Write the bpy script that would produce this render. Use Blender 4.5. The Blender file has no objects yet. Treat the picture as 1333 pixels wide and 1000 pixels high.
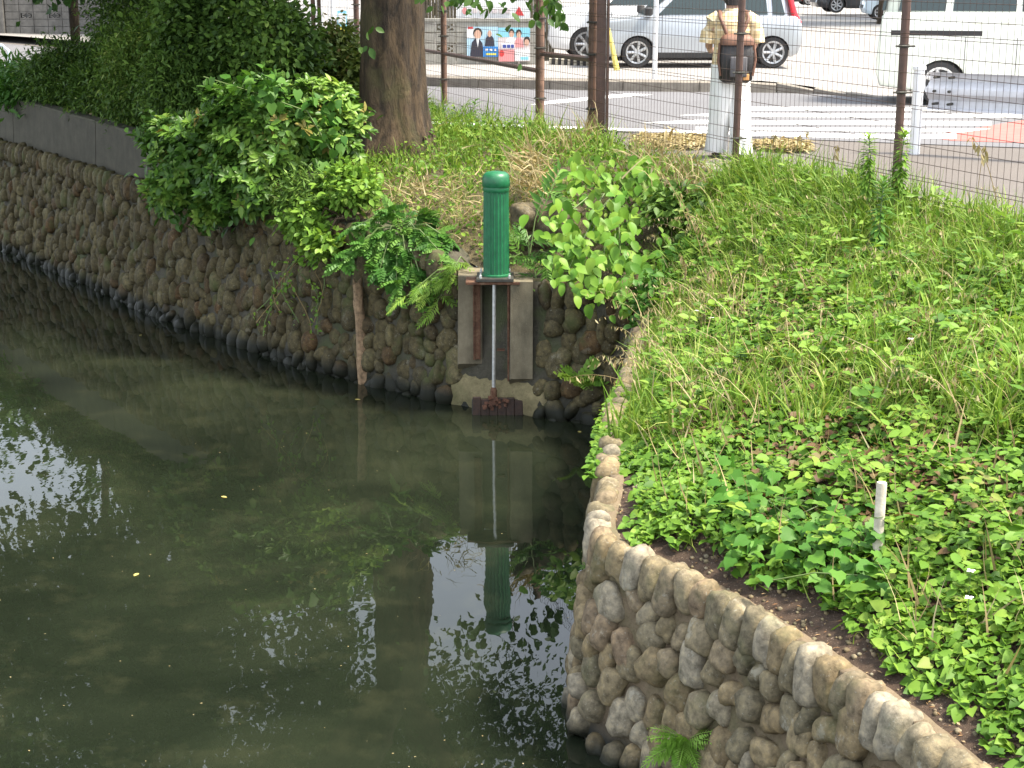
import bpy, math, bmesh
import numpy as np
from mathutils import Vector, Matrix

# ------------------------------------------------------------------ camera, sky, sun, exposure
sc = bpy.context.scene
FPX, PITCH, CAMH = 2100.0, math.radians(14.42), 3.9
cam_d = bpy.data.cameras.new('camera'); cam = bpy.data.objects.new('camera', cam_d)
sc.collection.objects.link(cam); sc.camera = cam
cam_d.sensor_width = 36.0; cam_d.lens = FPX / 1333.0 * 36.0
cam_d.clip_start = 0.1; cam_d.clip_end = 600.0
cam.location = (0, 0, CAMH); cam.rotation_euler = (math.pi / 2 - PITCH, 0, 0)

SUN_EL, SUN_AZ = math.radians(60), math.radians(100)      # azimuth from +Y towards +X
w = bpy.data.worlds.new('World'); sc.world = w; w.use_nodes = True
wt = w.node_tree; wt.nodes.clear()
wo = wt.nodes.new('ShaderNodeOutputWorld'); bg = wt.nodes.new('ShaderNodeBackground')
sky = wt.nodes.new('ShaderNodeTexSky'); sky.sky_type = 'NISHITA'; sky.sun_disc = False
sky.sun_elevation = SUN_EL; sky.sun_rotation = SUN_AZ
sky.air_density = 1.0; sky.dust_density = 4.0; sky.ozone_density = 1.0
hz = wt.nodes.new('ShaderNodeMix'); hz.data_type = 'RGBA'; hz.inputs[0].default_value = 0.55
hz.inputs[7].default_value = (6.9, 7.3, 7.8, 1)          # thin bright cloud veil
wt.links.new(sky.outputs[0], hz.inputs[6]); wt.links.new(hz.outputs[2], bg.inputs[0])
bg.inputs[1].default_value = 0.14
wt.links.new(bg.outputs[0], wo.inputs[0])
sun_d = bpy.data.lights.new('sun', 'SUN'); sun = bpy.data.objects.new('sun', sun_d)
sc.collection.objects.link(sun)
sun_d.energy = 3.7; sun_d.angle = math.radians(10); sun_d.color = (1.0, 0.92, 0.78)
sd = Vector((math.sin(SUN_AZ) * math.cos(SUN_EL), math.cos(SUN_AZ) * math.cos(SUN_EL), math.sin(SUN_EL)))
sun.rotation_euler = sd.to_track_quat('Z', 'Y').to_euler()
sun.location = (6, 6, 12)
vs = sc.view_settings
vs.view_transform = 'Standard'; vs.look = 'None'; vs.gamma = 1.0; vs.exposure = 1.52
sc.cycles.max_bounces = 6; sc.cycles.transparent_max_bounces = 4
sc.cycles.use_denoising = True

# ------------------------------------------------------------------ helpers
rng = np.random.default_rng(11)
U = rng.uniform
def ray(x, y):
    u = (x - 666.5) / FPX; v = (y - 500) / FPX
    return np.array((u, math.cos(PITCH) - v * math.sin(PITCH), -math.sin(PITCH) - v * math.cos(PITCH)))
def gz(x, y, z):                      # where the sight line meets a level z
    d = ray(x, y); t = (z - CAMH) / d[2]; return np.array((d[0] * t, d[1] * t, z))
def gy(x, y, Y):                      # where it meets a thing standing at distance Y
    d = ray(x, y); t = Y / d[1]; return np.array((d[0] * t, Y, CAMH + d[2] * t))

def link(o): sc.collection.objects.link(o); return o
def tagit(o, label=None, cat=None, group=None, kind=None):
    if label: o['label'] = label
    if cat: o['category'] = cat
    if group: o['group'] = group
    if kind: o['kind'] = kind
    return o
def thing(name, label, cat, loc=(0, 0, 0), group=None, rotz=0.0):
    o = bpy.data.objects.new(name, None); o.empty_display_size = .1; link(o)
    o.location = loc; o.rotation_euler = (0, 0, rotz)
    return tagit(o, label, cat, group)
def attach(o, parent, local=False):
    if parent is None: return o
    o.parent = parent
    if not local:
        m = Matrix.Translation(parent.location) @ Matrix.Rotation(parent.rotation_euler.z, 4, 'Z')
        o.matrix_parent_inverse = m.inverted()
    return o
def mesh_np(name, V, Fc, tint=None):
    V = np.ascontiguousarray(V, dtype=np.float32); Fc = np.ascontiguousarray(Fc, dtype=np.int32)
    me = bpy.data.meshes.new(name); n, k = Fc.shape
    me.vertices.add(len(V)); me.vertices.foreach_set('co', V.ravel())
    me.loops.add(n * k); me.loops.foreach_set('vertex_index', Fc.ravel())
    me.polygons.add(n); me.polygons.foreach_set('loop_start', np.arange(n, dtype=np.int32) * k)
    me.update(calc_edges=True); me.validate()
    if tint is not None:
        a = me.attributes.new('tint', 'FLOAT', 'POINT'); a.data.foreach_set('value', np.ascontiguousarray(tint, dtype=np.float32))
    return me
def smooth(me, ang=None):
    me.polygons.foreach_set('use_smooth', np.ones(len(me.polygons), dtype=bool))
    if ang: me.set_sharp_from_angle(angle=math.radians(ang))
    return me
def ob(name, me, mat=None, parent=None, local=False):
    o = link(bpy.data.objects.new(name, me))
    if mat is not None and len(me.materials) == 0: me.materials.append(mat)
    return attach(o, parent, local)
def pyd(name, V, Fc, mat, parent=None, sm=None, local=False):
    me = bpy.data.meshes.new(name); me.from_pydata([tuple(map(float, v)) for v in V], [], [tuple(f) for f in Fc]); me.update()
    if sm: smooth(me, sm)
    return ob(name, me, mat, parent, local)
class MB:                                         # collects pieces of ONE part
    def __init__(s): s.V = []; s.F = []
    def add(s, V, Fc):
        b = len(s.V); s.V += [tuple(map(float, v)) for v in V]; s.F += [tuple(i + b for i in f) for f in Fc]; return s
    def box(s, c, h, M=None, bev=0.0):
        cx, cy, cz = c; hx, hy, hz_ = h
        if bev <= 0:
            P = [(cx + a * hx, cy + b * hy, cz + d * hz_) for d in (-1, 1) for b in (-1, 1) for a in (-1, 1)]
            Fc = [(0, 2, 3, 1), (4, 5, 7, 6), (0, 1, 5, 4), (2, 6, 7, 3), (0, 4, 6, 2), (1, 3, 7, 5)]
        else:
            bm = bmesh.new(); bmesh.ops.create_cube(bm, size=2)
            for v in bm.verts: v.co = (cx + v.co.x * hx, cy + v.co.y * hy, cz + v.co.z * hz_)
            bmesh.ops.bevel(bm, geom=bm.edges[:], offset=bev, segments=2, affect='EDGES', profile=.5)
            bm.verts.index_update(); P = [v.co[:] for v in bm.verts]; Fc = [[v.index for v in f.verts] for f in bm.faces]; bm.free()
        if M is not None: P = [(M @ Vector(p))[:] for p in P]
        return s.add(P, Fc)
    def tube(s, pts, rad, n=6, cap=True):
        pts = [np.asarray(p, float) for p in pts]; k = len(pts)
        rad = [rad] * k if np.isscalar(rad) else rad
        V = []; ref = np.array((0.31, 0.2, 0.93))
        for i in range(k):
            t = pts[min(i + 1, k - 1)] - pts[max(i - 1, 0)]; t = t / (np.linalg.norm(t) + 1e-9)
            if abs(t @ ref) > .95: ref = np.array((.9, .3, .1))
            a = np.cross(t, ref); a /= np.linalg.norm(a); b = np.cross(t, a)
            for j in range(n):
                q = 2 * math.pi * j / n; V.append(pts[i] + rad[i] * (math.cos(q) * a + math.sin(q) * b))
        Fc = [(i * n + j, i * n + (j + 1) % n, (i + 1) * n + (j + 1) % n, (i + 1) * n + j) for i in range(k - 1) for j in range(n)]
        if cap: Fc += [tuple(range(n))[::-1], tuple(range((k - 1) * n, k * n))]
        return s.add(V, Fc)
    def lathe(s, prof, c=(0, 0, 0), n=24, axis='Z'):
        V = []
        for r, z in prof:
            for j in range(n):
                q = 2 * math.pi * j / n; p = (r * math.cos(q), r * math.sin(q), z)
                if axis == 'Y': p = (p[0], p[2], p[1])
                V.append((c[0] + p[0], c[1] + p[1], c[2] + p[2]))
        k = len(prof)
        Fc = [(i * n + j, i * n + (j + 1) % n, (i + 1) * n + (j + 1) % n, (i + 1) * n + j) for i in range(k - 1) for j in range(n)]
        Fc += [tuple(range(n))[::-1], tuple(range((k - 1) * n, k * n))]
        return s.add(V, Fc)
    def prism(s, poly, y0, y1):                   # polygon in x,z run along y
        k = len(poly); V = [(x, y0, z) for x, z in poly] + [(x, y1, z) for x, z in poly]
        return s.add(V, [tuple(range(k)), tuple(range(2 * k - 1, k - 1, -1))] + [(i, i + k, (i + 1) % k + k, (i + 1) % k) for i in range(k)])
    def rings(s, R, close=True):                  # loft through equal rings
        n = len(R[0]); V = [p for r in R for p in r]; k = len(R)
        Fc = [(i * n + j, i * n + (j + 1) % n, (i + 1) * n + (j + 1) % n, (i + 1) * n + j) for i in range(k - 1) for j in range(n)]
        if close: Fc += [tuple(range(n))[::-1], tuple(range((k - 1) * n, k * n))]
        return s.add(V, Fc)
    def build(s, name, mat, parent=None, sm=None, local=False): return pyd(name, s.V, s.F, mat, parent, sm, local)

def vnoise(p, seed=0):                            # cheap smooth noise, p (n,d) -> about -1..1
    r = np.random.default_rng(seed); p = np.asarray(p, float); out = np.zeros(len(p))
    for k in range(5):
        d = r.normal(size=p.shape[1]); out += np.sin(p @ d * (1 + .55 * k) + r.uniform(0, 6.28)) / (1 + .35 * k)
    return out / 2.6

# ------------------------------------------------------------------ materials
def newmat(name):
    m = bpy.data.materials.new(name); m.use_nodes = True; t = m.node_tree
    return m, t, t.nodes['Principled BSDF']
def nd(t, kind, **kw):
    n = t.nodes.new(kind)
    for k, v in kw.items(): setattr(n, k, v)
    return n
def ramp(t, fac, stops):
    r = t.nodes.new('ShaderNodeValToRGB'); e = r.color_ramp.elements
    while len(e) < len(stops): e.new(.5)
    for i, (p, c) in enumerate(stops): e[i].position = p; e[i].color = (*c, 1)
    t.links.new(fac, r.inputs[0]); return r.outputs[0]
def noise(t, scale, detail=6, rough=.6, coord=None, dist=0.0):
    n = t.nodes.new('ShaderNodeTexNoise'); n.inputs['Scale'].default_value = scale
    n.inputs['Detail'].default_value = detail; n.inputs['Roughness'].default_value = rough; n.inputs['Distortion'].default_value = dist
    if coord is None:
        coord = t.nodes.new('ShaderNodeNewGeometry').outputs['Position']
    t.links.new(coord, n.inputs['Vector']); return n.outputs['Fac']
def mixc(t, fac, a, b, mode='MIX'):
    m = t.nodes.new('ShaderNodeMix'); m.data_type = 'RGBA'; m.blend_type = mode
    for s_, v in ((0, fac), (6, a), (7, b)):
        if hasattr(v, 'is_output'): t.links.new(v, m.inputs[s_])
        else: m.inputs[s_].default_value = v if s_ == 0 else (*v, 1)
    return m.outputs[2]
def math_(t, op, a, b=0.0):
    m = t.nodes.new('ShaderNodeMath'); m.operation = op
    for i, v in enumerate((a, b)):
        if hasattr(v, 'is_output'): t.links.new(v, m.inputs[i])
        else: m.inputs[i].default_value = v
    return m.outputs[0]
def maprange(t, v, a, b, c=0.0, d=1.0):
    m = t.nodes.new('ShaderNodeMapRange'); t.links.new(v, m.inputs[0])
    for i, q in enumerate((a, b, c, d)): m.inputs[i + 1].default_value = q
    return m.outputs[0]
def bump(t, p, h, strength=.4, dist=.02):
    b = t.nodes.new('ShaderNodeBump'); b.inputs['Strength'].default_value = strength; b.inputs['Distance'].default_value = dist
    t.links.new(h, b.inputs['Height']); t.links.new(b.outputs[0], p.inputs['Normal'])
def posz(t):
    g = t.nodes.new('ShaderNodeNewGeometry'); s_ = t.nodes.new('ShaderNodeSeparateXYZ'); t.links.new(g.outputs['Position'], s_.inputs[0]); return s_.outputs[2]
def objco(t): return t.nodes.new('ShaderNodeTexCoord').outputs['Object']

def simple(name, c, rough=.5, metal=0.0, var=.15, scale=8.0, spec=.5, bmp=0.0):
    m, t, p = newmat(name)
    f = noise(t, scale)
    lo = tuple(max(0, x * (1 - var)) for x in c); hi = tuple(min(1, x * (1 + var)) for x in c)
    t.links.new(ramp(t, f, [(.3, lo), (.7, hi)]), p.inputs['Base Color'])
    p.inputs['Roughness'].default_value = rough; p.inputs['Metallic'].default_value = metal
    p.inputs['Specular IOR Level'].default_value = spec
    if bmp: bump(t, p, noise(t, scale * 6), bmp, .01)
    return m
def leafmat(name, stops, transl=.3, rough=.5, spec=.18):
    m, t, p = newmat(name)
    a = nd(t, 'ShaderNodeAttribute', attribute_name='tint')
    oi = nd(t, 'ShaderNodeObjectInfo')
    fac = math_(t, 'FRACT', math_(t, 'ADD', a.outputs['Fac'], oi.outputs['Random']) if name.endswith('_each') else a.outputs['Fac'])
    col = ramp(t, fac, stops)
    t.links.new(col, p.inputs['Base Color']); p.inputs['Roughness'].default_value = rough; p.inputs['Specular IOR Level'].default_value = spec
    tr = nd(t, 'ShaderNodeBsdfTranslucent'); t.links.new(mixc(t, 1.0, col, (1.0, 1.0, .55), 'MULTIPLY'), tr.inputs[0])
    mx = nd(t, 'ShaderNodeMixShader'); mx.inputs[0].default_value = transl
    t.links.new(p.outputs[0], mx.inputs[1]); t.links.new(tr.outputs[0], mx.inputs[2])
    t.links.new(mx.outputs[0], t.nodes['Material Output'].inputs[0]); return m
def stonemat(name, stops, wet=.16, moss=.35, rough=.75, lichen=.25):
    m, t, p = newmat(name)
    a = nd(t, 'ShaderNodeAttribute', attribute_name='tint'); oi = nd(t, 'ShaderNodeObjectInfo')
    fac = math_(t, 'FRACT', math_(t, 'ADD', a.outputs['Fac'], oi.outputs['Random']))
    col = ramp(t, fac, stops)
    n1 = noise(t, 22, 8, .65); col = mixc(t, 1.0, col, ramp(t, n1, [(.3, (.42, .42, .42)), (.5, (1, 1, 1)), (.72, (1.7, 1.65, 1.5))]), 'MULTIPLY')
    n2 = noise(t, 70, 4); col = mixc(t, math_(t, 'MULTIPLY', maprange(t, n2, .62, .7), .5), col, (.34, .33, .27)); n5 = noise(t, 6.5, 6, .7); col = mixc(t, math_(t, 'MULTIPLY', maprange(t, n5, .6, .66), lichen), col, (.36, .34, .27))
    n3 = noise(t, 3.2, 5); col = mixc(t, math_(t, 'MULTIPLY', maprange(t, n3, .55, .7), moss), col, (.07, .085, .03))
    z = posz(t); zz = math_(t, 'ADD', z, math_(t, 'MULTIPLY', n3, .12))
    col = mixc(t, maprange(t, zz, wet + .1, wet - .02), col, (.018, .019, .013))
    t.links.new(col, p.inputs['Base Color']); p.inputs['Roughness'].default_value = rough
    t.links.new(maprange(t, zz, wet - .02, wet + .08, .45, rough), p.inputs['Roughness']); p.inputs['Specular IOR Level'].default_value = .15
    bump(t, p, noise(t, 55, 8, .7), .45, .012); return m

M = {}
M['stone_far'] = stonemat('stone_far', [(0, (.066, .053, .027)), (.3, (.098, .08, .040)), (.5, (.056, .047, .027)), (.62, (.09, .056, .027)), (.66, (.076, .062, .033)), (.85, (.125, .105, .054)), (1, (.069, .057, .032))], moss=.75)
M['stone_near'] = stonemat('stone_near', [(0, (.16, .122, .07)), (.25, (.215, .168, .097)), (.45, (.13, .112, .072)), (.6, (.205, .168, .107)), (.74, (.245, .215, .16)), (.8, (.19, .155, .098)), (.9, (.19, .138, .088)), (1, (.16, .135, .088))], wet=.1, moss=.4, lichen=.45)
def mortarmat(name, c1, c2, moss, wet=.26):
    m, t, p = newmat(name)
    n1 = noise(t, 9, 8, .65); col = ramp(t, n1, [(.3, c1), (.7, c2)])
    n2 = noise(t, 45, 5, .7); col = mixc(t, math_(t, 'MULTIPLY', maprange(t, n2, .5, .75), .6), col, tuple(x * .45 for x in c1))
    n3 = noise(t, 2.6, 5); col = mixc(t, math_(t, 'MULTIPLY', maprange(t, n3, .5, .68), moss), col, (.06, .08, .02))
    zz = math_(t, 'ADD', posz(t), math_(t, 'MULTIPLY', n3, .12))
    col = mixc(t, maprange(t, zz, wet, wet - .14), col, (.016, .017, .012))
    t.links.new(col, p.inputs['Base Color']); p.inputs['Roughness'].default_value = .9
    bump(t, p, noise(t, 60, 8, .7), .7, .02); return m
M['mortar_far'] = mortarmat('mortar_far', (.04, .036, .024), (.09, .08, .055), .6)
M['mortar_near'] = mortarmat('mortar_near', (.13, .095, .056), (.215, .16, .098), .4)
def concmat(name, c1, c2, streak=.5):
    m, t, p = newmat(name)
    n1 = noise(t, 6, 8, .7); col = ramp(t, n1, [(.3, c1), (.7, c2)])
    mp = nd(t, 'ShaderNodeMapping'); mp.inputs['Scale'].default_value = (5, 5, 1.1)
    g = nd(t, 'ShaderNodeNewGeometry'); t.links.new(g.outputs['Position'], mp.inputs[0])
    n2 = noise(t, 1.6, 6, .6, mp.outputs[0]); col = mixc(t, math_(t, 'MULTIPLY', maprange(t, n2, .45, .7), streak), col, tuple(x * .35 for x in c1))
    n3 = noise(t, 120, 3); col = mixc(t, math_(t, 'MULTIPLY', maprange(t, n3, .6, .72), .4), col, tuple(min(1, x * 1.5) for x in c2))
    t.links.new(col, p.inputs['Base Color']); p.inputs['Roughness'].default_value = .9
    bump(t, p, noise(t, 80, 6, .7), .4, .01); return m
def toptint(m, c):  # mixes upward-facing surfaces towards one colour
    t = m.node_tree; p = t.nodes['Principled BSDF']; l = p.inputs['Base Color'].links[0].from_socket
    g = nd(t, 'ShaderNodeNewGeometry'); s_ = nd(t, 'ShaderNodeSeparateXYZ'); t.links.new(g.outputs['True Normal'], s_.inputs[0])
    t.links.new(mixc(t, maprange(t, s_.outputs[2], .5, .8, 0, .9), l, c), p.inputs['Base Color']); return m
M['parapet'] = concmat('parapet_concrete', (.05, .045, .03), (.085, .077, .052), .3)
toptint(M['parapet'], (.085, .08, .05))
M['pier'] = concmat('pier_concrete', (.13, .108, .066), (.225, .19, .125), .6)
M['block'] = concmat('block_concrete', (.26, .25, .22), (.36, .35, .31), .3)
M['darkblock'] = concmat('dark_block', (.09, .085, .075), (.16, .15, .135), .5)
M['kerb'] = concmat('kerb_concrete', (.20, .175, .145), (.30, .27, .23), .35)
def rustmat():
    m, t, p = newmat('rust'); n = noise(t, 18, 8, .7)
    t.links.new(ramp(t, n, [(.3, (.03, .017, .011)), (.5, (.105, .045, .022)), (.7, (.17, .105, .06))]), p.inputs['Base Color'])
    p.inputs['Roughness'].default_value = .85; bump(t, p, noise(t, 60), .5, .01); return m
M['rust'] = rustmat()
def greenmat():
    m, t, p = newmat('green_paint'); n = noise(t, 14, 7, .7)
    c = ramp(t, n, [(.3, (.008, .085, .034)), (.55, (.012, .13, .05)), (.8, (.03, .17, .075))])
    n2 = noise(t, 60, 5); c = mixc(t, math_(t, 'MULTIPLY', maprange(t, n2, .66, .72), .6), c, (.16, .17, .12))
    t.links.new(c, p.inputs['Base Color']); p.inputs['Roughness'].default_value = .42; bump(t, p, n2, .08, .004); return m
M['green'] = greenmat()
M['zinc'] = simple('zinc', (.55, .55, .53), .4, .7, .2, 30)
M['iron'] = simple('dark_iron', (.05, .048, .04), .6, .3, .3, 20, bmp=.2)
M['brownpost'] = simple('brown_painted_steel', (.085, .045, .032), .45, 0, .25, 14)
M['brownpipe'] = simple('weathered_brown_pipe', (.15, .085, .055), .6, 0, .35, 10)
M['wire'] = simple('fence_wire', (.06, .035, .028), .5, .2)
def barkmat():
    m, t, p = newmat('bark')
    mp = nd(t, 'ShaderNodeMapping'); mp.inputs['Scale'].default_value = (1, 1, .28)
    g = nd(t, 'ShaderNodeNewGeometry'); t.links.new(g.outputs['Position'], mp.inputs[0])
    n = noise(t, 9, 9, .72, mp.outputs[0], .6); c = ramp(t, n, [(.34, (.011, .007, .004)), (.48, (.046, .03, .016)), (.64, (.11, .073, .04))])
    n2 = noise(t, 2.2, 4); c = mixc(t, math_(t, 'MULTIPLY', maprange(t, n2, .5, .65), .45), c, (.09, .085, .03))
    t.links.new(c, p.inputs['Base Color']); p.inputs['Roughness'].default_value = .95
    h = math_(t, 'ADD', n, math_(t, 'MULTIPLY', noise(t, 40, 6, .7, mp.outputs[0]), .4)); bump(t, p, h, 1.0, .06); return m
M['bark'] = barkmat()
def soilmat(name, c1, c2):
    m, t, p = newmat(name); n = noise(t, 12, 9, .7); c = ramp(t, n, [(.3, c1), (.7, c2)])
    n2 = noise(t, 90, 3, .6); c = mixc(t, math_(t, 'MULTIPLY', maprange(t, n2, .62, .68), .7), c, (.33, .25, .18))
    t.links.new(c, p.inputs['Base Color']); p.inputs['Roughness'].default_value = 1.0
    bump(t, p, noise(t, 50, 8, .75), .9, .03); return m
M['soil'] = soilmat('dark_soil', (.04, .025, .015), (.095, .058, .036))
M['bank'] = soilmat('bank_soil', (.07, .055, .028), (.15, .12, .06))
M['rotwood'] = simple('rotten_wood', (.30, .20, .115), .95, 0, .5, 25, bmp=.8)
M['oldwood'] = simple('grey_wood', (.26, .235, .20), .95, 0, .35, 16, bmp=.6)
M['palewood'] = simple('pale_stake', (.48, .43, .34), .85, 0, .3, 18, bmp=.3)
M['stem'] = simple('green_stem', (.10, .15, .04), .6, 0, .3)
M['twig'] = simple('brown_twig', (.09, .06, .035), .9, 0, .3)
def watermat():
    m, t, p = newmat('pond_water')
    n = noise(t, .55, 7, .62, dist=.4); c = ramp(t, n, [(.3, (.0065, .009, .0055)), (.5, (.011, .0145, .0085)), (.7, (.019, .0235, .013))])
    n2 = noise(t, 3.0, 6, .65); c = mixc(t, math_(t, 'MULTIPLY', maprange(t, n2, .52, .72), .4), c, (.034, .036, .019))
    t.links.new(c, p.inputs['Base Color']); p.inputs['Roughness'].default_value = 0.008; p.inputs['IOR'].default_value = 1.333
    mp = nd(t, 'ShaderNodeMapping'); mp.inputs['Scale'].default_value = (1, .55, 1)
    g = nd(t, 'ShaderNodeNewGeometry'); t.links.new(g.outputs['Position'], mp.inputs[0])
    h = math_(t, 'ADD', noise(t, 1.7, 2, .5, mp.outputs[0]), math_(t, 'MULTIPLY', noise(t, 9, 2, .5, mp.outputs[0]), .10))
    bump(t, p, h, .05, .06); return m
M['water'] = watermat()
def asphalt(name, a, b):
    m, t, p = newmat(name); n = noise(t, .6, 7, .65); c = ramp(t, n, [(.3, a), (.7, b)])
    n2 = noise(t, 140, 3); c = mixc(t, .35, c, ramp(t, n2, [(.35, tuple(x * .4 for x in a)), (.65, tuple(min(1, x * 1.8) for x in b))]))
    t.links.new(c, p.inputs['Base Color']); p.inputs['Roughness'].default_value = .85; bump(t, p, n2, .3, .004); return m
M['road'] = asphalt('road_asphalt', (.105, .103, .108), (.14, .137, .144))
M['walk'] = asphalt('footpath_asphalt', (.085, .072, .062), (.12, .104, .092))
M['lot'] = asphalt('parking_asphalt', (.20, .19, .18), (.26, .245, .23))
M['paint'] = simple('road_paint', (.78, .78, .76), .7, 0, .12, 5)
M['redpave'] = simple('red_paving', (.42, .12, .10), .8, 0, .15, 6)

# leaf colours
G = lambda r, g, b: (r, g, b)
M['cover'] = leafmat('ground_cover_leaf', [(0, (.045, .115, .012)), (.3, (.09, .19, .02)), (.6, (.145, .265, .03)), (.86, (.215, .32, .045)), (.93, (.17, .125, .055)), (1, (.14, .07, .04))])
M['ivy'] = leafmat('ivy_leaf_each', [(0, (.04, .125, .014)), (.5, (.065, .175, .02)), (1, (.10, .225, .028))])
M['grass'] = leafmat('grass_blade', [(0, (.085, .17, .02)), (.4, (.155, .265, .034)), (.8, (.25, .35, .06)), (1, (.36, .36, .12))])
M['straw'] = leafmat('dry_straw', [(0, (.24, .18, .085)), (.5, (.34, .27, .135)), (1, (.42, .36, .21))], .2, .7, .15)
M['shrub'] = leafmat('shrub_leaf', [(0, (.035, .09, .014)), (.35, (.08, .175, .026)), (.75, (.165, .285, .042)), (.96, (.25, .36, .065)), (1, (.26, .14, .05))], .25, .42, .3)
M['dark'] = leafmat('dark_bush_leaf', [(0, (.03, .065, .014)), (.5, (.09, .17, .03)), (.9, (.17, .27, .05)), (1, (.25, .31, .08))], .22, .5)
M['canopy'] = leafmat('tree_leaf', [(0, (.025, .06, .014)), (.5, (.045, .10, .022)), (1, (.08, .15, .035))], .3, .45)
M['bright'] = leafmat('bright_leaf', [(0, (.09, .19, .03)), (.5, (.16, .29, .04)), (1, (.24, .36, .06))], .3, .45)
M['knot'] = leafmat('broad_leaf_each', [(0, (.075, .19, .02)), (.5, (.13, .26, .028)), (1, (.20, .32, .04))], .3, .45)
M['pinn'] = leafmat('pinnate_leaf', [(0, (.04, .115, .02)), (.5, (.07, .175, .028)), (1, (.12, .235, .042))], .25, .45)
M['fern'] = leafmat('fern_leaf', [(0, (.15, .32, .04)), (1, (.26, .42, .08))], .35, .5)
M['litter'] = leafmat('leaf_litter', [(0, (.12, .06, .03)), (.5, (.25, .15, .07)), (1, (.42, .32, .18))], .1, .8)
M['flower'] = simple('white_petal', (.8, .8, .76), .6)
M['hedge'] = leafmat('hedge_leaf', [(0, (.05, .09, .02)), (.5, (.12, .17, .04)), (.8, (.22, .26, .07)), (1, (.25, .18, .09))])

# ------------------------------------------------------------------ leaf templates (tip along +Y, face +Z)
def T_(V, Fc): return np.array(V, float), np.array(Fc, int)
HEART = T_([(0, 0, 0), (0, .5, -.04), (0, 1, -.14), (-.28, -.12, .05), (-.47, .22, .09), (-.3, .62, .03), (.28, -.12, .05), (.47, .22, .09), (.3, .62, .03)],
           [(0, 1, 4), (0, 4, 3), (1, 5, 4), (1, 2, 5), (0, 7, 1), (0, 6, 7), (1, 7, 8), (1, 8, 2)])
OVAL = T_([(0, 0, 0), (0, .5, -.05), (0, 1, -.12), (-.24, .2, .03), (-.3, .52, .03), (-.17, .8, -.04), (.24, .2, .03), (.3, .52, .03), (.17, .8, -.04)],
          [(0, 1, 3), (1, 4, 3), (1, 5, 4), (1, 2, 5), (0, 6, 1), (1, 6, 7), (1, 7, 8), (1, 8, 2)])
OVAL_NARROW = (OVAL[0] * np.array((.68, 1, 1)), OVAL[1])
LANCE = T_([(0, 0, 0), (-.15, .45, .04), (0, .5, -.02), (.15, .45, .04), (0, 1, -.12)], [(0, 2, 1), (0, 3, 2), (1, 2, 4), (2, 3, 4)])
QUAD = T_([(0, 0, 0), (-.3, .5, .06), (.3, .5, .06), (0, 1, -.05)], [(0, 2, 1), (1, 2, 3)])
IVY = T_([(0, 0, 0), (0, .45, -.03), (0, 1, -.18), (-.26, -.12, .02), (-.52, .14, .0), (-.4, .36, .04), (-.38, .55, 0), (-.22, .68, .02), (.26, -.12, .02), (.52, .14, .0), (.4, .36, .04), (.38, .55, 0), (.22, .68, .02)],
         [(0, 1, 5), (0, 5, 4), (0, 4, 3), (1, 7, 5), (5, 7, 6), (1, 2, 7), (0, 10, 1), (0, 9, 10), (0, 8, 9), (1, 10, 12), (10, 11, 12), (1, 12, 2)])
def blade(bend, wd):
    V = []; y = z = 0.0
    for i in range(4):
        a = bend * i / 3.0; wv = wd * (1 - .25 * i)
        V += [(-wv, y, z), (wv, y, z)]; y += math.cos(a) / 4; z -= math.sin(a) / 4
    V.append((0, y, z))
    return T_(V, [(0, 1, 3), (0, 3, 2), (2, 3, 5), (2, 5, 4), (4, 5, 7), (4, 7, 6), (6, 7, 8)])
STALK = blade(1.2, .007)
BLADES = [blade(.5, .022), blade(1.2, .024), blade(1.9, .022)]
def pinnate(pairs, lw, ll, droop, base=LANCE, taper=.3, sd=3, jit=.16):
    V = []; Fc = []; y = z = 0.0; n = 0
    r = np.random.default_rng(sd)
    for i in range(pairs + 1):
        f = i / pairs; a = droop * f; y += math.cos(a) / (pairs + 1); z -= math.sin(a) / (pairs + 1)
        L = ll * (1 - taper * abs(f - .35) * 1.6)
        for s_ in ((-1, 1) if i < pairs else (0,)):
            an = s_ * (1.15 - .35 * f) + jit * r.normal(); L = L * (1 + .7 * jit * r.normal())
            c, s2 = math.cos(an), math.sin(an); b = base[0].copy(); b[:, 0] *= lw * L; b[:, 1] *= L; b[:, 2] *= L
            x2 = b[:, 0] * c + b[:, 1] * s2; y2 = -b[:, 0] * s2 + b[:, 1] * c
            V.append(np.stack([x2, y2 + y, b[:, 2] + z - .25 * np.abs(x2) * abs(s_)], 1)); Fc.append(base[1] + n); n += len(b)
    # rachis
    k = 6; R = []
    yy = zz = 0.0
    for i in range(k + 1):
        R += [(-.008, yy, zz), (.008, yy, zz)]; a = droop * i / k; yy += math.cos(a) / k; zz -= math.sin(a) / k
    V.append(np.array(R)); Fc.append(np.array([q for i in range(k) for q in ((2 * i, 2 * i + 1, 2 * i + 3), (2 * i, 2 * i + 3, 2 * i + 2))]) + n)
    return np.concatenate(V), np.concatenate(Fc)
PINNS = [pinnate(5 + k, 1.2, .34, .5 + .3 * k, OVAL, .3, 10 + k) for k in range(4)]; PINN = PINNS[1]
PINN2 = pinnate(9, 1.0, .30, .7, LANCE)
FERN = pinnate(13, 1.0, .27, .75, LANCE, .75, 5, .12)

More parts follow.
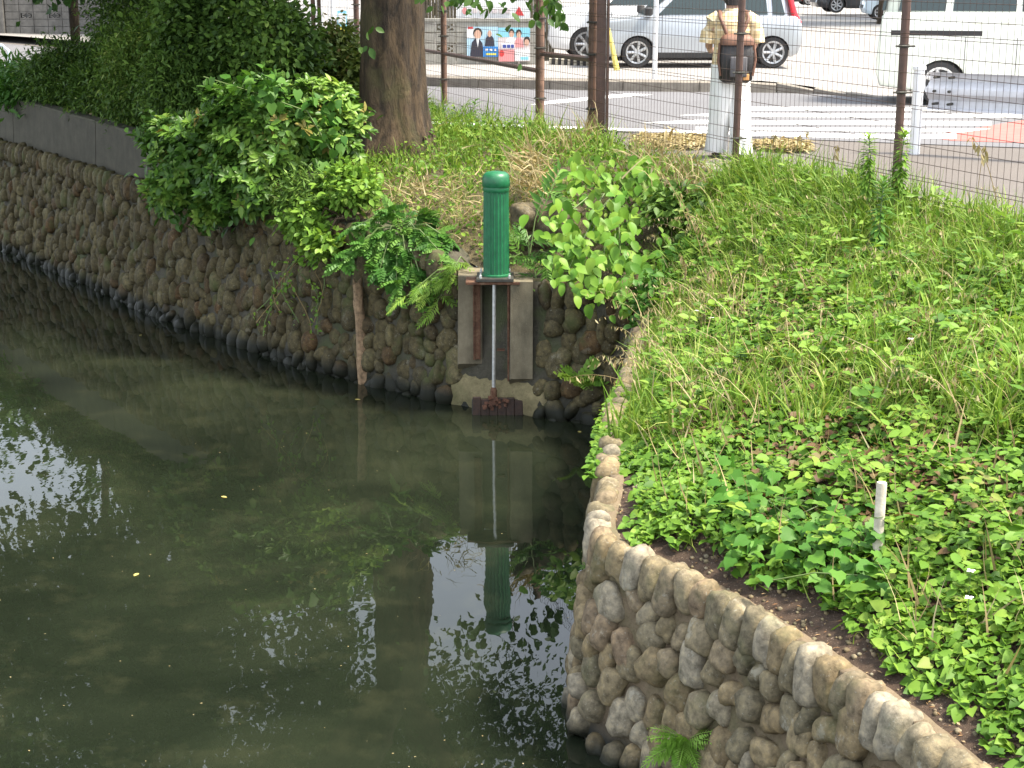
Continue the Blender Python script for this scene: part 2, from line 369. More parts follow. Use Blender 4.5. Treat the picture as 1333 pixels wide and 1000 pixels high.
def unit(a): return a / (np.linalg.norm(a, axis=-1, keepdims=True) + 1e-9)
def rdir(n, up=0.0):
    d = rng.normal(size=(n, 3)); d = unit(d); d[:, 2] += up; return unit(d)
def frames(d, nrm):
    d = unit(d); x = unit(np.cross(d, nrm)); n = np.cross(x, d); return np.stack([x, d, n], axis=2)
def scatter_mesh(name, parts):                   # parts: list of (template, pos, dir, normal, scale, tint)
    VV, FF, TT = [], [], []; base = 0
    for T, pos, d, nr, scl, ti in parts:
        if len(pos) == 0: continue
        R = frames(np.asarray(d, float), np.asarray(nr, float)); tv, tf = T
        V = np.einsum('nij,mj->nmi', R, tv) * np.asarray(scl, float)[:, None, None] + np.asarray(pos)[:, None, :]
        n, m = len(pos), len(tv)
        VV.append(V.reshape(-1, 3)); FF.append((tf[None] + (np.arange(n) * m)[:, None, None] + base).reshape(-1, 3))
        TT.append(np.repeat(np.asarray(ti, float), m)); base += n * m
    return smooth(mesh_np(name, np.concatenate(VV), np.concatenate(FF), np.concatenate(TT)))
def scatter(name, parts, mat, parent=None, kind=None):
    o = ob(name, scatter_mesh(name, parts), mat, parent)
    if kind: o['kind'] = kind
    return o
def cr(P, n):                                    # Catmull-Rom resample
    P = np.asarray(P, float); k = len(P); Q = np.vstack([2 * P[0] - P[1], P, 2 * P[-1] - P[-2]])
    t = np.linspace(0, k - 1 - 1e-6, n); i = t.astype(int); f = (t - i)[:, None]
    a, b, c, d = Q[i], Q[i + 1], Q[i + 2], Q[i + 3]
    out = .5 * (2 * b + (c - a) * f + (2 * a - 5 * b + 4 * c - d) * f ** 2 + (3 * b - a - 3 * c + d) * f ** 3)
    s_ = np.concatenate([[0], np.cumsum(np.linalg.norm(np.diff(out, axis=0), axis=1))])
    u = np.linspace(0, s_[-1], n); return np.stack([np.interp(u, s_, out[:, j]) for j in range(out.shape[1])], 1), s_[-1]

# ------------------------------------------------------------------ the setting: water, ground, road
def sheet(name, pts, z, mat, kind='structure', parent=None):
    o = pyd(name, [(p[0], p[1], z) for p in pts], [tuple(range(len(pts)))], mat, parent)
    if kind and parent is None: o['kind'] = kind
    return o
SZ = 2.03
sheet('pond_water', [(-16, -3), (3.2, -3), (3.2, 15.2), (-16, 31)], 0.0, M['water'])

# wall lines on the water (z = 0)
FW = np.array([gz(-260, 215, 0)[:2], gz(-120, 272, 0)[:2], gz(0, 323, 0)[:2], gz(100, 365, 0)[:2], gz(200, 410, 0)[:2], gz(330, 456, 0)[:2], gz(400, 480, 0)[:2], gz(480, 500, 0)[:2],
               gz(560, 520, 0)[:2], gz(640, 535, 0)[:2], gz(720, 545, 0)[:2], gz(800, 556, 0)[:2], gz(900, 566, 0)[:2], gz(1040, 575, 0)[:2]])
NWt = np.array([(1.16, 13.9), (1.07, 12.7), (.86, 11.2), (.68, 10.09), (.56, 8.7), (.48, 8.1), (.52, 7.75), (.70, 7.5), (.95, 7.12), (1.15, 6.74), (1.45, 6.06), (1.63, 5.55), (1.79, 5.05), (2.1, 4.2), (2.45, 3.3)])
BAT = .12
def normals2(P):
    t = np.gradient(P, axis=0); t = unit(t); return np.stack([t[:, 1], -t[:, 0]], 1), t
class Wall:
    def __init__(s, P, top, n=400, at_top=False):
        s.P, s.L = cr(P, n); s.N, s.T = normals2(s.P); s.u = np.linspace(0, s.L, n); s.top = top
        if at_top: s.P = s.P + s.N * BAT * 1.1
    def at(s, u, z):
        p = np.stack([np.interp(u, s.u, s.P[:, i]) for i in (0, 1)], -1); nn = np.stack([np.interp(u, s.u, s.N[:, i]) for i in (0, 1)], -1); nn = unit(nn)
        p = p - nn * (BAT * np.asarray(z))[..., None]
        return np.concatenate([p, np.broadcast_to(np.asarray(z), p.shape[:-1])[..., None]], -1), np.concatenate([nn, np.zeros(nn.shape[:-1] + (1,))], -1)
    def upix(s, xs):                              # arc length where the wall's foot shows at image column x
        X = (s.P[:, 0] / (s.P[:, 1] * math.cos(PITCH) + CAMH * math.sin(PITCH))) * FPX + 666.5
        return float(np.interp(xs, X, s.u))
fw = Wall(FW, None); nw = Wall(NWt, None, at_top=True)
ub, ug = fw.upix(560), fw.upix(705)
def ftop(u):
    u = np.asarray(u, float)
    return np.interp(u, [0, fw.upix(200), fw.upix(380), fw.upix(450), ub, ub + .15, ug, ug + .25, fw.upix(830), fw.L], [1.58, 1.46, 1.50, 1.50, 1.36, 1.2, 1.2, 1.24, 1.36, 1.6])
def ntop(u): return np.full(np.shape(u), 1.07)

def mortar(name, wl, top, mat, parent, depth, nu, nv, rough, seed, proud=0.0):
    us = np.linspace(0, wl.L, nu); V = []
    for j in range(nv + 3):
        if j <= nv: z = -.5 + (top(us) + .5) * (j / nv); p, nn = wl.at(us, z)
        else:
            z = top(us) + (.0 if j == nv + 1 else -.06); p, nn = wl.at(us, top(us)); p = p - nn * depth * (1 if j == nv + 1 else 1.2); p[:, 2] = z
        d = vnoise(p * 7, seed) * rough + vnoise(p * 21, seed + 1) * rough * .6
        V.append(p + nn * (d[:, None] + proud) * (j <= nv) + np.array((0, 0, 1)) * (d * .5 * (j > nv))[:, None])
    V = np.concatenate(V); n = nu
    q = np.array([(j * n + i, j * n + i + 1, (j + 1) * n + i + 1, (j + 1) * n + i) for j in range(nv + 2) for i in range(n - 1)])
    return ob(name, smooth(mesh_np(name, V, q)), mat, parent)

# ------------------------------------------------------------------ river stones
def stone_variant(seed, sub):
    bm = bmesh.new(); bmesh.ops.create_icosphere(bm, subdivisions=sub, radius=1)
    P = np.array([v.co[:] for v in bm.verts]); r = np.random.default_rng(seed)
    k = r.uniform(2.0, 3.6); P = P / (np.abs(P) ** k).sum(1, keepdims=True) ** (1 / k)
    P = P * (1 + .19 * vnoise(P * 1.2, seed)[:, None] + .07 * vnoise(P * 3.4, seed + 50)[:, None])
    for v, c in zip(bm.verts, P): v.co = c
    me = bpy.data.meshes.new('stone'); bm.to_mesh(me); bm.free(); smooth(me)
    return me
def stone_layout(wl, top, u0, u1, sw, sh, seed, cap=True, skip=None, zlo=-.1, tight=1.0):
    r = np.random.default_rng(seed); out = []
    z = zlo; row = 0; ztop = float(np.max(top(np.linspace(u0, u1, 50))))
    while z < ztop:
        u = u0 + r.uniform(0, sw); 
        while u < u1:
            wv = sw * r.uniform(.62, 1.45); hv = sh * r.uniform(.72, 1.32)
            zc = z + r.normal() * sh * .24; uc = u + wv / 2
            lim = float(top(uc)) - (sh * 1.05 if cap else sh * .4)
            if zc < lim and not (skip and skip(uc, zc)): out.append((uc, zc, wv * .5 * tight, hv * .53 * tight, r.normal() * .42 * (1 if tight == 1 else .7), r.uniform(.45 if tight == 1 else .8, 1.2 if tight == 1 else 1.3)))
            u += wv * 1.09
        z += sh * .86; row += 1
    big = list(out); ub_ = np.array([q[:4] for q in big])
    for _ in range(int((u1 - u0) * 160)):
        uc, zc = r.uniform(u0, u1), r.uniform(zlo, ztop)
        if zc > float(top(uc)) - sh * 1.15 or (skip and skip(uc, zc)): continue
        d = np.sqrt(((ub_[:, 0] - uc) / ub_[:, 2]) ** 2 + ((ub_[:, 1] - zc) / ub_[:, 3]) ** 2).min()
        if d > (1.22 if tight == 1 else 1.62):
            k = sw * min(.5, .30 * d * r.uniform(.8, 1.1)); out.append((uc, zc, k, k * r.uniform(1., 1.35), r.normal() * .6, r.uniform(.5, 1.0))); ub_ = np.vstack([ub_, out[-1][:4]])
    if cap:
        u = u0
        while u < u1:
            wv = sw * r.uniform(.72, 1.1); hv = sh * r.uniform(1.05, 1.35); uc = u + wv / 2
            if not (skip and skip(uc, float(top(uc)) - .05)):
                out.append((uc, float(top(uc)) - hv * .42 + r.normal() * .012, wv * .52 * (.5 + .5 * tight), hv * .54, r.normal() * .14, r.uniform(1.05, 1.4)))
            u += wv * 1.02
    return out
def stone_matrix(wl, s_, dep):
    uc, zc, a, b, rot, pro = s_
    p, nn = wl.at(np.array([uc]), np.array([zc])); p, nn = p[0], nn[0]
    up = unit(np.array((0, 0, 1.0)) - nn * BAT); tt = np.cross(up, nn); tt = unit(tt); nn = np.cross(tt, up)
    c, s2 = math.cos(rot), math.sin(rot); e1 = tt * c + up * s2; e2 = -tt * s2 + up * c
    m = Matrix.Identity(4)
    for i in range(3):
        m[i][0] = e1[i] * a; m[i][1] = e2[i] * b; m[i][2] = nn[i] * dep * pro; m[i][3] = p[i] + nn[i] * dep * (.02 + .45 * (pro - .9))
    return m
def lay_stones(parent, wl, lay, variants, mat, dep, view, cap_n=300):
    mats = [stone_matrix(wl, s_, dep) for s_ in lay]
    def size(m):
        p = np.array(m.translation); d = np.linalg.norm(p - np.array((0, 0, CAMH)))
        x = p[0] / (p[1] * math.cos(PITCH) + (CAMH - p[2]) * math.sin(PITCH)) * FPX + 666.5
        y = 500 + FPX * math.tan(math.atan2(CAMH - p[2], p[1]) - PITCH)
        inside = (-20 < x < 1353) and (y < 1020) and p[2] > -.12 and view(p, x, y)
        return (1.0 if inside else .001) * max(m.to_scale()[:2]) / d
    order = sorted(range(len(lay)), key=lambda i: -size(mats[i]))
    V, Fc, TT = [], [], []; base = 0
    for k, i in enumerate(order):
        me = variants[i % len(variants)]
        if k < cap_n:
            o = link(bpy.data.objects.new('stone', me))
            if not me.materials: me.materials.append(mat)
            attach(o, parent); o.matrix_basis = mats[i]
        else:
            c = np.array([v.co[:] for v in me.vertices]) if not isinstance(me, tuple) else None
            mm = np.array(mats[i]); V.append(c @ mm[:3, :3].T + mm[:3, 3]); f = np.array([p.vertices[:] for p in me.polygons]); Fc.append(f + base)
            TT.append(np.full(len(c), (i * .6180339) % 1)); base += len(c)
    if V:
        o = ob('stone_remainder', smooth(mesh_np('stone_remainder', np.concatenate(V), np.concatenate(Fc), np.concatenate(TT))), mat, parent); o['kind'] = 'stuff'

us0, us1 = fw.upix(592), fw.upix(700)
def skip_gate(u, z): return us0 < u < us1 and z > -.5
far_wall = thing('cobble_wall', 'long dark mossy cobblestone retaining wall curving along the pond under the shrubs', 'retaining wall', (*fw.at(np.array([ub]), np.array([0.]))[0][0][:2], -.5))
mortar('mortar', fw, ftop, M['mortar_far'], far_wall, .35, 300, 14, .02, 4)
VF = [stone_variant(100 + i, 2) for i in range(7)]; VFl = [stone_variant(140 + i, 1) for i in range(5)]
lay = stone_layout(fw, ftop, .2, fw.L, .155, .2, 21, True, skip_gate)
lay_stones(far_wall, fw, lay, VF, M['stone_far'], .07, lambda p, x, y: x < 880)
near_wall = thing('cobble_wall', 'tan cobblestone retaining wall round the planted point, with upright stones along its top', 'retaining wall', (.45, 7.6, -.5))
mortar('mortar', nw, ntop, M['mortar_near'], near_wall, .07, 300, 16, .012, 8, .004)
VN = [stone_variant(200 + i, 3) for i in range(9)]
layn = stone_layout(nw, ntop, .1, nw.L - .1, .138, .178, 33, True, None, -.1, .88)
lay_stones(near_wall, nw, layn, VN, M['stone_near'], .062, lambda p, x, y: True)

# ------------------------------------------------------------------ banks
FEN = np.array([gz(1600, 320, SZ)[:2] * 0 + np.array((5.25, 6.6)), (3.52, 11.25), (3.01, 12.64), (2.1, 15.1), (.90, 18.36), (.34, 19.87), (-.97, 23.4), (-2.6, 27.6), (-4.6, 31.5)])
class Strip:                                      # ground between a wall top and the fence line
    def __init__(s, A, B, zf, n=90, m=40):
        s.A, s.B, s.zf, s.n, s.m = A, B, zf, n, m
    def p(s, a, t):
        a = np.asarray(a, float); t = np.asarray(t, float); k = len(s.A) - 1; i = np.clip((a * k).astype(int), 0, k - 1); f = (a * k - i)[..., None]
        A = s.A[i] * (1 - f) + s.A[i + 1] * f; B = s.B[i] * (1 - f) + s.B[i + 1] * f
        q = A * (1 - t[..., None]) + B * t[..., None]; q = q.copy(); q[..., 2] = s.zf(A[..., 2], B[..., 2], t, q); return q
    def mesh(s, name, mat):
        g, h = np.meshgrid(np.linspace(0, 1, s.n), np.linspace(0, 1, s.m), indexing='ij'); V = s.p(g.ravel(), h.ravel())
        q = [(i * s.m + j, i * s.m + j + 1, (i + 1) * s.m + j + 1, (i + 1) * s.m + j) for i in range(s.n - 1) for j in range(s.m - 1)]
        o = ob(name, smooth(mesh_np(name, V, np.array(q)[:, ::-1])), mat); o['kind'] = 'structure'; return o
def z_mound(za, zb, t, q): return za + (zb - za) * (1.25 * t - .25 * t * t * t - 0) .clip(0, 1.02) + .05 * vnoise(q[..., :2].reshape(-1, 2) * 1.4, 5).reshape(t.shape) * np.clip(t * 4, 0, 1) * np.clip((1 - t) * 5, 0, 1)
def z_bank(za, zb, t, q): return za + (zb - za) * (1 - (1 - t) ** 1.7) + .06 * vnoise(q[..., :2].reshape(-1, 2) * 1.6, 9).reshape(t.shape) * np.clip(t * 4, 0, 1) * np.clip((1 - t) * 5, 0, 1)
uu = np.linspace(0, nw.L, 40)
A, nA = nw.at(uu, ntop(uu)); A = A - nA * .03; A[:, 2] = 1.045
Bl = cr([(2.15, 15.0), (2.6, 13.8), (3.05, 12.6), (3.55, 11.25), (3.85, 10.4), (4.15, 9.6), (4.6, 8.4), (5.2, 6.8), (6.0, 4.6), (6.6, 3.0)], 40)[0]
mound = Strip(A, np.column_stack([Bl, np.full(40, SZ - .01)]), z_mound)
mound.mesh('mound_ground', M['soil'])
uu2 = np.linspace(0, fw.upix(860), 40)
A2, nA2 = fw.at(uu2, ftop(uu2)); A2 = A2 - nA2 * .3; A2[:, 2] = ftop(uu2) - .03
Bl2 = cr([(-9.5, 33), (-5.9, 31.0), (-4.3, 28.6), (-2.6, 25.6), (-1.0, 22.6), (.3, 19.7), (.9, 18.2), (1.55, 16.6), (2.15, 15.05)], 40)[0]
bank = Strip(A2, np.column_stack([Bl2, np.full(40, SZ - .01)]), z_bank)
bank.mesh('bank_ground', M['bank'])
tq = np.linspace(0, 1, 30); ea = bank.p(np.full(30, .99), tq); eb = mound.p(np.full(30, .03), tq); VV = []
for f in np.linspace(0, 1, 8): q = ea * (1 - f) + eb * f; q[:, 2] += .02 * math.sin(f * 9) - .01; VV.append(q)
o = ob('corner_ground', smooth(mesh_np('corner_ground', np.concatenate(VV), np.array([(j * 30 + i, j * 30 + i + 1, (j + 1) * 30 + i + 1, (j + 1) * 30 + i) for j in range(7) for i in range(29)]))), M['bank']); o['kind'] = 'structure'
# street level sheets
sheet('street_ground', [(-14, 36), (-9.3, 32.6), (-4.5, 28.5), (-2.7, 25.5), (-1.1, 22.5), (.25, 19.5), (.85, 18.1), (2.1, 14.95), (3.0, 12.5), (3.5, 11.1), (4.1, 9.5), (5.1, 6.7), (6.5, 2.9), (60, 0), (120, 300), (-120, 300), (-60, 40)], SZ - .004, M['walk'])
def gp(*xy): return [tuple(gz(x, y, SZ)[:2]) for x, y in xy]
road = sheet('road', gp((-900, 52), (-100, 68), (200, 98), (400, 128), (540, 153), (620, 164), (900, 176), (1250, 190), (1700, 205), (2300, 190), (1700, 130), (1150, 127), (1000, 119), (850, 118), (560, 111), (420, 99), (200, 74), (-100, 48), (-700, 35)), SZ + .004, M['road'])
KB = np.array([gz(x, y, SZ)[:2] for x, y in ((-700, 36), (-100, 50), (200, 76), (420, 101), (560, 112.5), (700, 116.5), (850, 119.5), (1000, 121), (1060, 122.5), (1130, 127), (1260, 130), (1700, 134))])
KL, KLEN = cr(KB, 160)
KH = np.interp(KL[:, 0], [KB[7][0], KB[9][0]], [.17, .0])          # the kerb drops to the road at the car park's mouth
kn, _kt = normals2(KL)
VV = []
for off, f in ((.13, 1.0), (1.2, .75), (2.2, .6), (0, .6)):
    if off: VV.append(np.column_stack([KL[:, 0] - kn[:, 0] * off, KL[:, 1] - kn[:, 1] * off, SZ + .006 + KH * f]))
    else: VV.append(np.column_stack([KL[:, 0] * 3.2, np.full(160, 125.0), SZ + .006 + KH * f]))
VV = np.concatenate(VV)
lot = ob('parking_lot', smooth(mesh_np('parking_lot', VV, np.array([(j * 160 + i, j * 160 + i + 1, (j + 1) * 160 + i + 1, (j + 1) * 160 + i) for j in range(3) for i in range(159)]))), M['lot']); lot['kind'] = 'structure'
kerb = bpy.data.objects.new('kerb', None); link(kerb); kerb['kind'] = 'structure'; kerb.location = (KL[80][0], KL[80][1], SZ)
kb = 0.0
while kb < KLEN:
    i0 = int(kb / KLEN * 159); i1 = min(159, int((kb + .585) / KLEN * 159) + 1)
    if KH[i0] > .012 and -9 < KL[i0][0]:
        p0 = np.array([np.interp(kb / KLEN * 159, range(160), KL[:, j]) for j in (0, 1)]); p1 = np.array([np.interp((kb + .588) / KLEN * 159, range(160), KL[:, j]) for j in (0, 1)])
        nq = kn[i0]; h0, h1 = KH[i0], KH[i1]
        V = []
        for p, h in ((p0, h0), (p1, h1)):
            V += [(*(p + nq * .012), SZ - .05), (*(p + nq * 0), SZ + h * .85), (*(p - nq * .03), SZ + h), (*(p - nq * .15), SZ + h), (*(p - nq * .15), SZ - .05)]
        pyd('kerb_stone', V, [(0, 1, 2, 3, 4), (9, 8, 7, 6, 5)] + [(i, 5 + i, 5 + (i + 1) % 5, (i + 1) % 5) for i in range(5)], M['kerb'], kerb)
    kb += .6
def mark(*xy): return sheet('road_marking', gp(*xy), SZ + .009, M['paint'])
for q in (((560, 159), (700, 164.5), (905, 171), (905, 174), (700, 167.5), (560, 162)), ((690, 137.5), (716, 132), (815, 122.6), (850, 124), (790, 129), (716, 136.5)),
          ((836, 161), (900, 157.2), (1290, 159), (1290, 164.5), (900, 162.5)), ((884, 151), (940, 148), (1330, 149.5), (1330, 154.5), (940, 153)),
          ((925, 142.5), (960, 140), (1400, 141), (1400, 146), (960, 144.5)), ((905, 171), (1180, 176.5), (1245, 175), (1245, 181.5), (1100, 181), (905, 174.8)), ((905, 166.2), (1290, 168.6), (1250, 173.5), (905, 169.4))):
    mark(*q)
sheet('red_paving', gp((1205, 179), (1333, 157), (1420, 150), (1420, 188), (1333, 187), (1240, 184)), SZ + .008, M['redpave'])

# ------------------------------------------------------------------ sluice gate on the far wall
WY = float(fw.at(np.array([fw.upix(640)]), np.array([0.]))[0][0][1])       # face of the wall at the gate
PY = WY - .03                                                              # front plane of the piers
def gx(x, y=430, Y=None): return float(gy(x, y, PY if Y is None else Y)[0])
def gzv(y, Y=None): return float(gy(640, y, PY if Y is None else Y)[2])
TOPZ = gzv(363)
def wallY(X): return float(np.interp(X, fw.P[:, 0], fw.P[:, 1]))
def pier(x0, x1, ybot, label):
    a, b = gx(x0), gx(x1); zb = gzv(ybot); PY = wallY((a + b) / 2) - .02; o = thing('concrete_pier', label, 'pier', ((a + b) / 2, PY + .15, zb - .1), 'concrete piers of the sluice gate')
    bm = MB(); f = .035
    poly = [(a, zb), (b, zb), (b, TOPZ - .01), (a, TOPZ - .01)]
    pr = [(PY, TOPZ - .005), (PY, zb), (PY + .03, zb - .02), (PY + .17, zb - .11), (PY + .45, zb - .11), (PY + .45, TOPZ - .005)]
    k = len(pr); V = [(a + .012, y, z) if i in (0, 1) else (a, y, z) for i, (y, z) in enumerate(pr)] + [(b - .012, y, z) if i in (0, 1) else (b, y, z) for i, (y, z) in enumerate(pr)]
    bm.add(V, [tuple(range(k))[::-1], tuple(range(k, 2 * k))] + [(i, (i + 1) % k, (i + 1) % k + k, i + k) for i in range(k)])
    bm.build('shaft', M['pier'], o); return o
pier(594.5, 629, 478, 'worn concrete pier of the sluice gate with rusty streak, beside the mossy stones')
pier(663, 695, 489, 'longer tan concrete pier of the sluice gate, toward the knotweed side')
back = MB(); xa, xb = gx(585), gx(712)
nu_ = 14; Vb = []
for j in range(9):                                                          # rendered back wall and bulging sill between and under the piers
    for i in range(nu_):
        z = -.4 + (TOPZ + .4) * j / 8; x = xa + (xb - xa) * i / (nu_ - 1)
        bul = .24 * max(0, 1 - abs(z - .10) / .42) ** .8
        Vb.append((x, wallY(x) + .19 - bul + .02 * math.sin(i * 1.7 + j * 2.3), z))
back.add(Vb, [(j * nu_ + i, j * nu_ + i + 1, (j + 1) * nu_ + i + 1, (j + 1) * nu_ + i) for j in range(8) for i in range(nu_ - 1)])
M['sill'] = mortarmat('sill_render', (.15, .125, .06), (.30, .25, .13), .4, .07)
back.build('sluice_backing', M['sill'], far_wall, 60)
BX, BY, BZ = gx(646, 360), PY + .03, gzv(359)
sl = thing('sluice_gate', 'green fluted sluice gate post with domed cap and long steel rod down to the water', 'sluice gate', (BX, BY, BZ))
R0 = .117
def fluted(r0, n=22, ring=264):
    R = []
    for z, s_ in ((BZ + .012, 1.0), (BZ + .03, .985), (BZ + .2, .98), (BZ + .5, .97), (BZ + .76, .955)):
        R.append([(BX + r0 * s_ * (1 - .085 * (0.5 - .5 * math.cos(n * q)) ** .5) * math.cos(q), BY + r0 * s_ * (1 - .085 * (0.5 - .5 * math.cos(n * q)) ** .5) * math.sin(q), z) for q in (2 * math.pi * j / ring for j in range(ring))])
    return MB().rings(R)
fluted(R0).build('fluted_column', M['green'], sl, 50)
TZ = BZ + .76
MB().lathe([(R0 * .95, TZ - .012), (R0 * 1.0, TZ), (R0 * 1.0, TZ + .022), (R0 * .99, TZ + .03)], (BX, BY, 0), 40).build('collar', M['green'], sl, 40)
MB().lathe([(R0 * 1.0, TZ + .03), (R0 * 1.05, TZ + .036), (R0 * 1.05, TZ + .085), (R0 * 1.02, TZ + .115), (R0 * .92, TZ + .142), (R0 * .72, TZ + .158), (R0 * .4, TZ + .165), (.004, TZ + .167)], (BX, BY, 0), 40).build('cap', M['green'], sl, 45)
MB().lathe([(R0 * 1.12, BZ), (R0 * 1.12, BZ + .014), (R0 * 1.0, BZ + .02)], (BX, BY, 0), 32).build('flange', M['green'], sl, 40)
pw = .165
MB().box((BX - .01, BY - .01, BZ - .016), (pw, .17, .015), bev=.004).build('base_plate', M['iron'], sl)
MB().box((BX - .03, BY - .02, BZ - .045), (.24, .15, .012), bev=.003).build('support_channel', M['rust'], sl)
for sx in (-1, 1):
    for sy in (-1, 1):
        MB().lathe([(.013, BZ - .002), (.013, BZ + .022), (.008, BZ + .026), (.007, BZ + .04)], (BX - .01 + sx * .128, BY - .01 + sy * .135, 0), 6).build('bolt', M['zinc'], sl)
RX = gx(643); RYv = PY - .085
MB().tube([(RX + .005, RYv, BZ - .03), (RX - .004, RYv + .02, .1)], .017, 10).build('rod', M['zinc'], sl, 40)
MB().lathe([(.026, .12), (.03, .14), (.03, .22), (.02, .25)], (RX - .004, RYv + .02, 0), 10).build('rod_coupling', M['rust'], sl)
MB().box((gx(648), PY - .07, -.06), (.235, .02, .20), bev=.004).build('gate_leaf', M['iron'], sl)
M['wetrust'] = simple('wet_rusty_board', (.035, .018, .011), .5, 0, .6, 25, bmp=.6)
for k in range(6):
    MB().box((gx(648) - .19 + .076 * k, PY - .10, .03 + .018 * math.sin(k * 3.3)), (.037, .016, .125 + .012 * math.cos(k * 2.1)), bev=.005).build('gate_board', M['wetrust'], sl)
rq = np.random.default_rng(4); rust_bits = MB()
for k in range(26):
    c_ = np.array((RX + rq.normal() * .05, PY - .13 + rq.normal() * .012, .11 + rq.normal() * .03)); rust_bits.box(c_, (.016, .008, .013), Matrix.Translation(c_) @ Matrix.Rotation(rq.uniform(0, 3), 4, 'Y') @ Matrix.Rotation(rq.uniform(-.6, .6), 4, 'X') @ Matrix.Translation(-c_))
rust_bits.build('rust_flakes', simple('orange_rust', (.10, .045, .026), .9, 0, .6, 40), sl)
for x, dz in ((616.5, 474), (661.5, 492)):
    a = gx(x); zb = gzv(dz); b = MB(); s_ = 1 if x < 640 else -1; PY = wallY(a) - .02
    b.box((a, PY - .012, (TOPZ + zb) / 2), (.006, .02, (TOPZ - zb) / 2 - .02)); b.box((a + .03 if x < 640 else a + .008, PY - .004, (TOPZ + zb) / 2), (.03 if x < 640 else .012, .008, (TOPZ - zb) / 2 - .02))
    b.build('guide_channel', M['rust'], sl)
MB().box((gx(652), PY + .02, gzv(456)), (.035, .03, .006)).build('guide_bracket', M['rust'], sl)
cb = []
for k in range(24):
    q = k / 23; cb.append((BX + R0 * 1.03 + .02 * q + .006 * math.sin(k), BY - .03, TZ + .15 - .17 * q - .02 * math.sin(3 * q)))
tagit(MB().tube(cb, .004, 5).build('frayed_cord', M['straw']), 'frayed pale cord hanging from the cap of the green post', 'cord')

# rotten post against the wall
def rotpost():
    x0, x1 = 463, 473; Yp = float(fw.at(np.array([fw.upix(472)]), np.array([0.]))[0][0][1]) - .05
    base = gy(474, 497, Yp); top = gy(465, 366, Yp + .06); R = []; r = np.random.default_rng(2)
    for i in range(13):
        f = i / 12; c = base * (1 - f) + top * f; c[2] = -.35 + (top[2] + .35) * f
        wd = .058 * (1 - .22 * f); ring = []
        for j in range(10):
            q = 2 * math.pi * j / 10; k = 1 + .16 * math.sin(j * 2.1) + .1 * r.normal() * (.4 + f)
            ring.append((c[0] + wd * k * math.cos(q), c[1] + wd * .8 * k * math.sin(q), c[2] + (.05 * r.normal() if i == 12 else 0)))
        R.append(ring)
    o = MB().rings(R).build('wooden_post', M['rotwood'], None, 50)
    tagit(o, 'rotten splintered wooden post standing in the water against the mossy wall', 'post')
rotpost()
# pale stake on the mound
def px_of(p):
    dep = p[:, 1] * math.cos(PITCH) + (CAMH - p[:, 2]) * math.sin(PITCH); dn = (CAMH - p[:, 2]) * math.cos(PITCH) - p[:, 1] * math.sin(PITCH)
    return 666.5 + FPX * p[:, 0] / dep, 500 + FPX * dn / dep
_g, _h = np.meshgrid(np.linspace(0, .97, 160), np.linspace(.0, 1, 120)); MQ = mound.p(_g.ravel(), _h.ravel()); MX, MY = px_of(MQ)
def surf(x, y): return MQ[int(np.argmin((MX - x) ** 2 + (MY - y) ** 2))].copy()
p = surf(1139, 745); q = gy(1148, 628, p[1] + .01)
st = MB(); d = q - p
st.tube([p - d * .2, p, p + d * .5, q - d * .02, q], [.022, .0235, .024, .0245, .0225], 12)
tagit(st.build('wooden_stake', M['palewood'], None, 40), 'pale round wooden stake stuck upright in the green ground cover', 'stake')

# ------------------------------------------------------------------ concrete parapet above the dark wall
par = thing('concrete_parapet', 'stained low concrete parapet on top of the dark cobblestone wall', 'parapet wall', (-6.0, 21.5, 1.4))
ue = fw.upix(400); u0 = 0.0; seg = 3.15
ujo = fw.upix(3)
cuts = [max(0.0, ujo - seg), ujo, ujo + seg, min(ujo + 2 * seg, ue), ue] if ujo + 2 * seg < ue else [max(0., ujo - seg), ujo, ujo + seg, ue]
for a, b in zip(cuts[:-1], cuts[1:]):
    R = []
    for u in np.linspace(a + .008, b - .008, 10):
        z0 = float(ftop(u)) + .01; zt = 2.13 - .25 * max(0, (u - ujo)) / (ue - ujo)
        p, nn = fw.at(np.array([u]), np.array([z0])); p, nn = p[0], nn[0]; prof = [(-.10, z0), (-.13, zt - .02), (-.15, zt), (-.33, zt), (-.35, zt - .02), (-.35, z0 - .3), (-.10, z0 - .3)]
        R.append([(p[0] + nn[0] * e, p[1] + nn[1] * e, z) for e, z in prof])
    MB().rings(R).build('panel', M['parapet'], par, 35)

# ------------------------------------------------------------------ wire mesh fence
fence = thing('mesh_fence', 'brown welded wire mesh fence between the grassy bank and the street', 'fence', (2.1, 15.1, SZ - .05))
POST = {'a': ((5.25, 6.6), .03), 'b': ((3.01, 12.64), .034), 'c': ((2.1, 15.1), .034), 'd': ((.90, 18.36), .05), 'e': ((.34, 19.87), .055), 'f': ((-.97, 23.4), .045), 'g': ((-2.6, 27.6), .045), 'h': ((-4.6, 31.5), .045)}
FH = 2.1
for k, (pp, r_) in POST.items():
    b = MB(); lean = .02 if k == 'c' else 0
    b.tube([(pp[0] - lean, pp[1], SZ - .3), (pp[0], pp[1], SZ + FH)], r_, 10)
    b.build('post', M['brownpipe'] if k in 'def' else M['brownpost'], fence, 40)
    for zc in (.35, .95, 1.3, 1.9):
        MB().lathe([(r_ * 1.25, SZ + zc - .012), (r_ * 1.25, SZ + zc + .012)], (pp[0], pp[1], 0), 10).build('clamp', M['iron'], fence)
        MB().tube([(pp[0] - .075, pp[1] - r_ - .01, SZ + zc), (pp[0] + .075, pp[1] - r_ - .01, SZ + zc)], .008, 6).build('clamp_bolt', M['iron'], fence)
# steel H post doubled against the pipe
MB().box((.985, 18.20, SZ + .9), (.05, .05, 1.2)).box((1.06, 18.2, SZ + .9), (.012, .085, 1.2)).build('steel_post', M['brownpost'], fence)
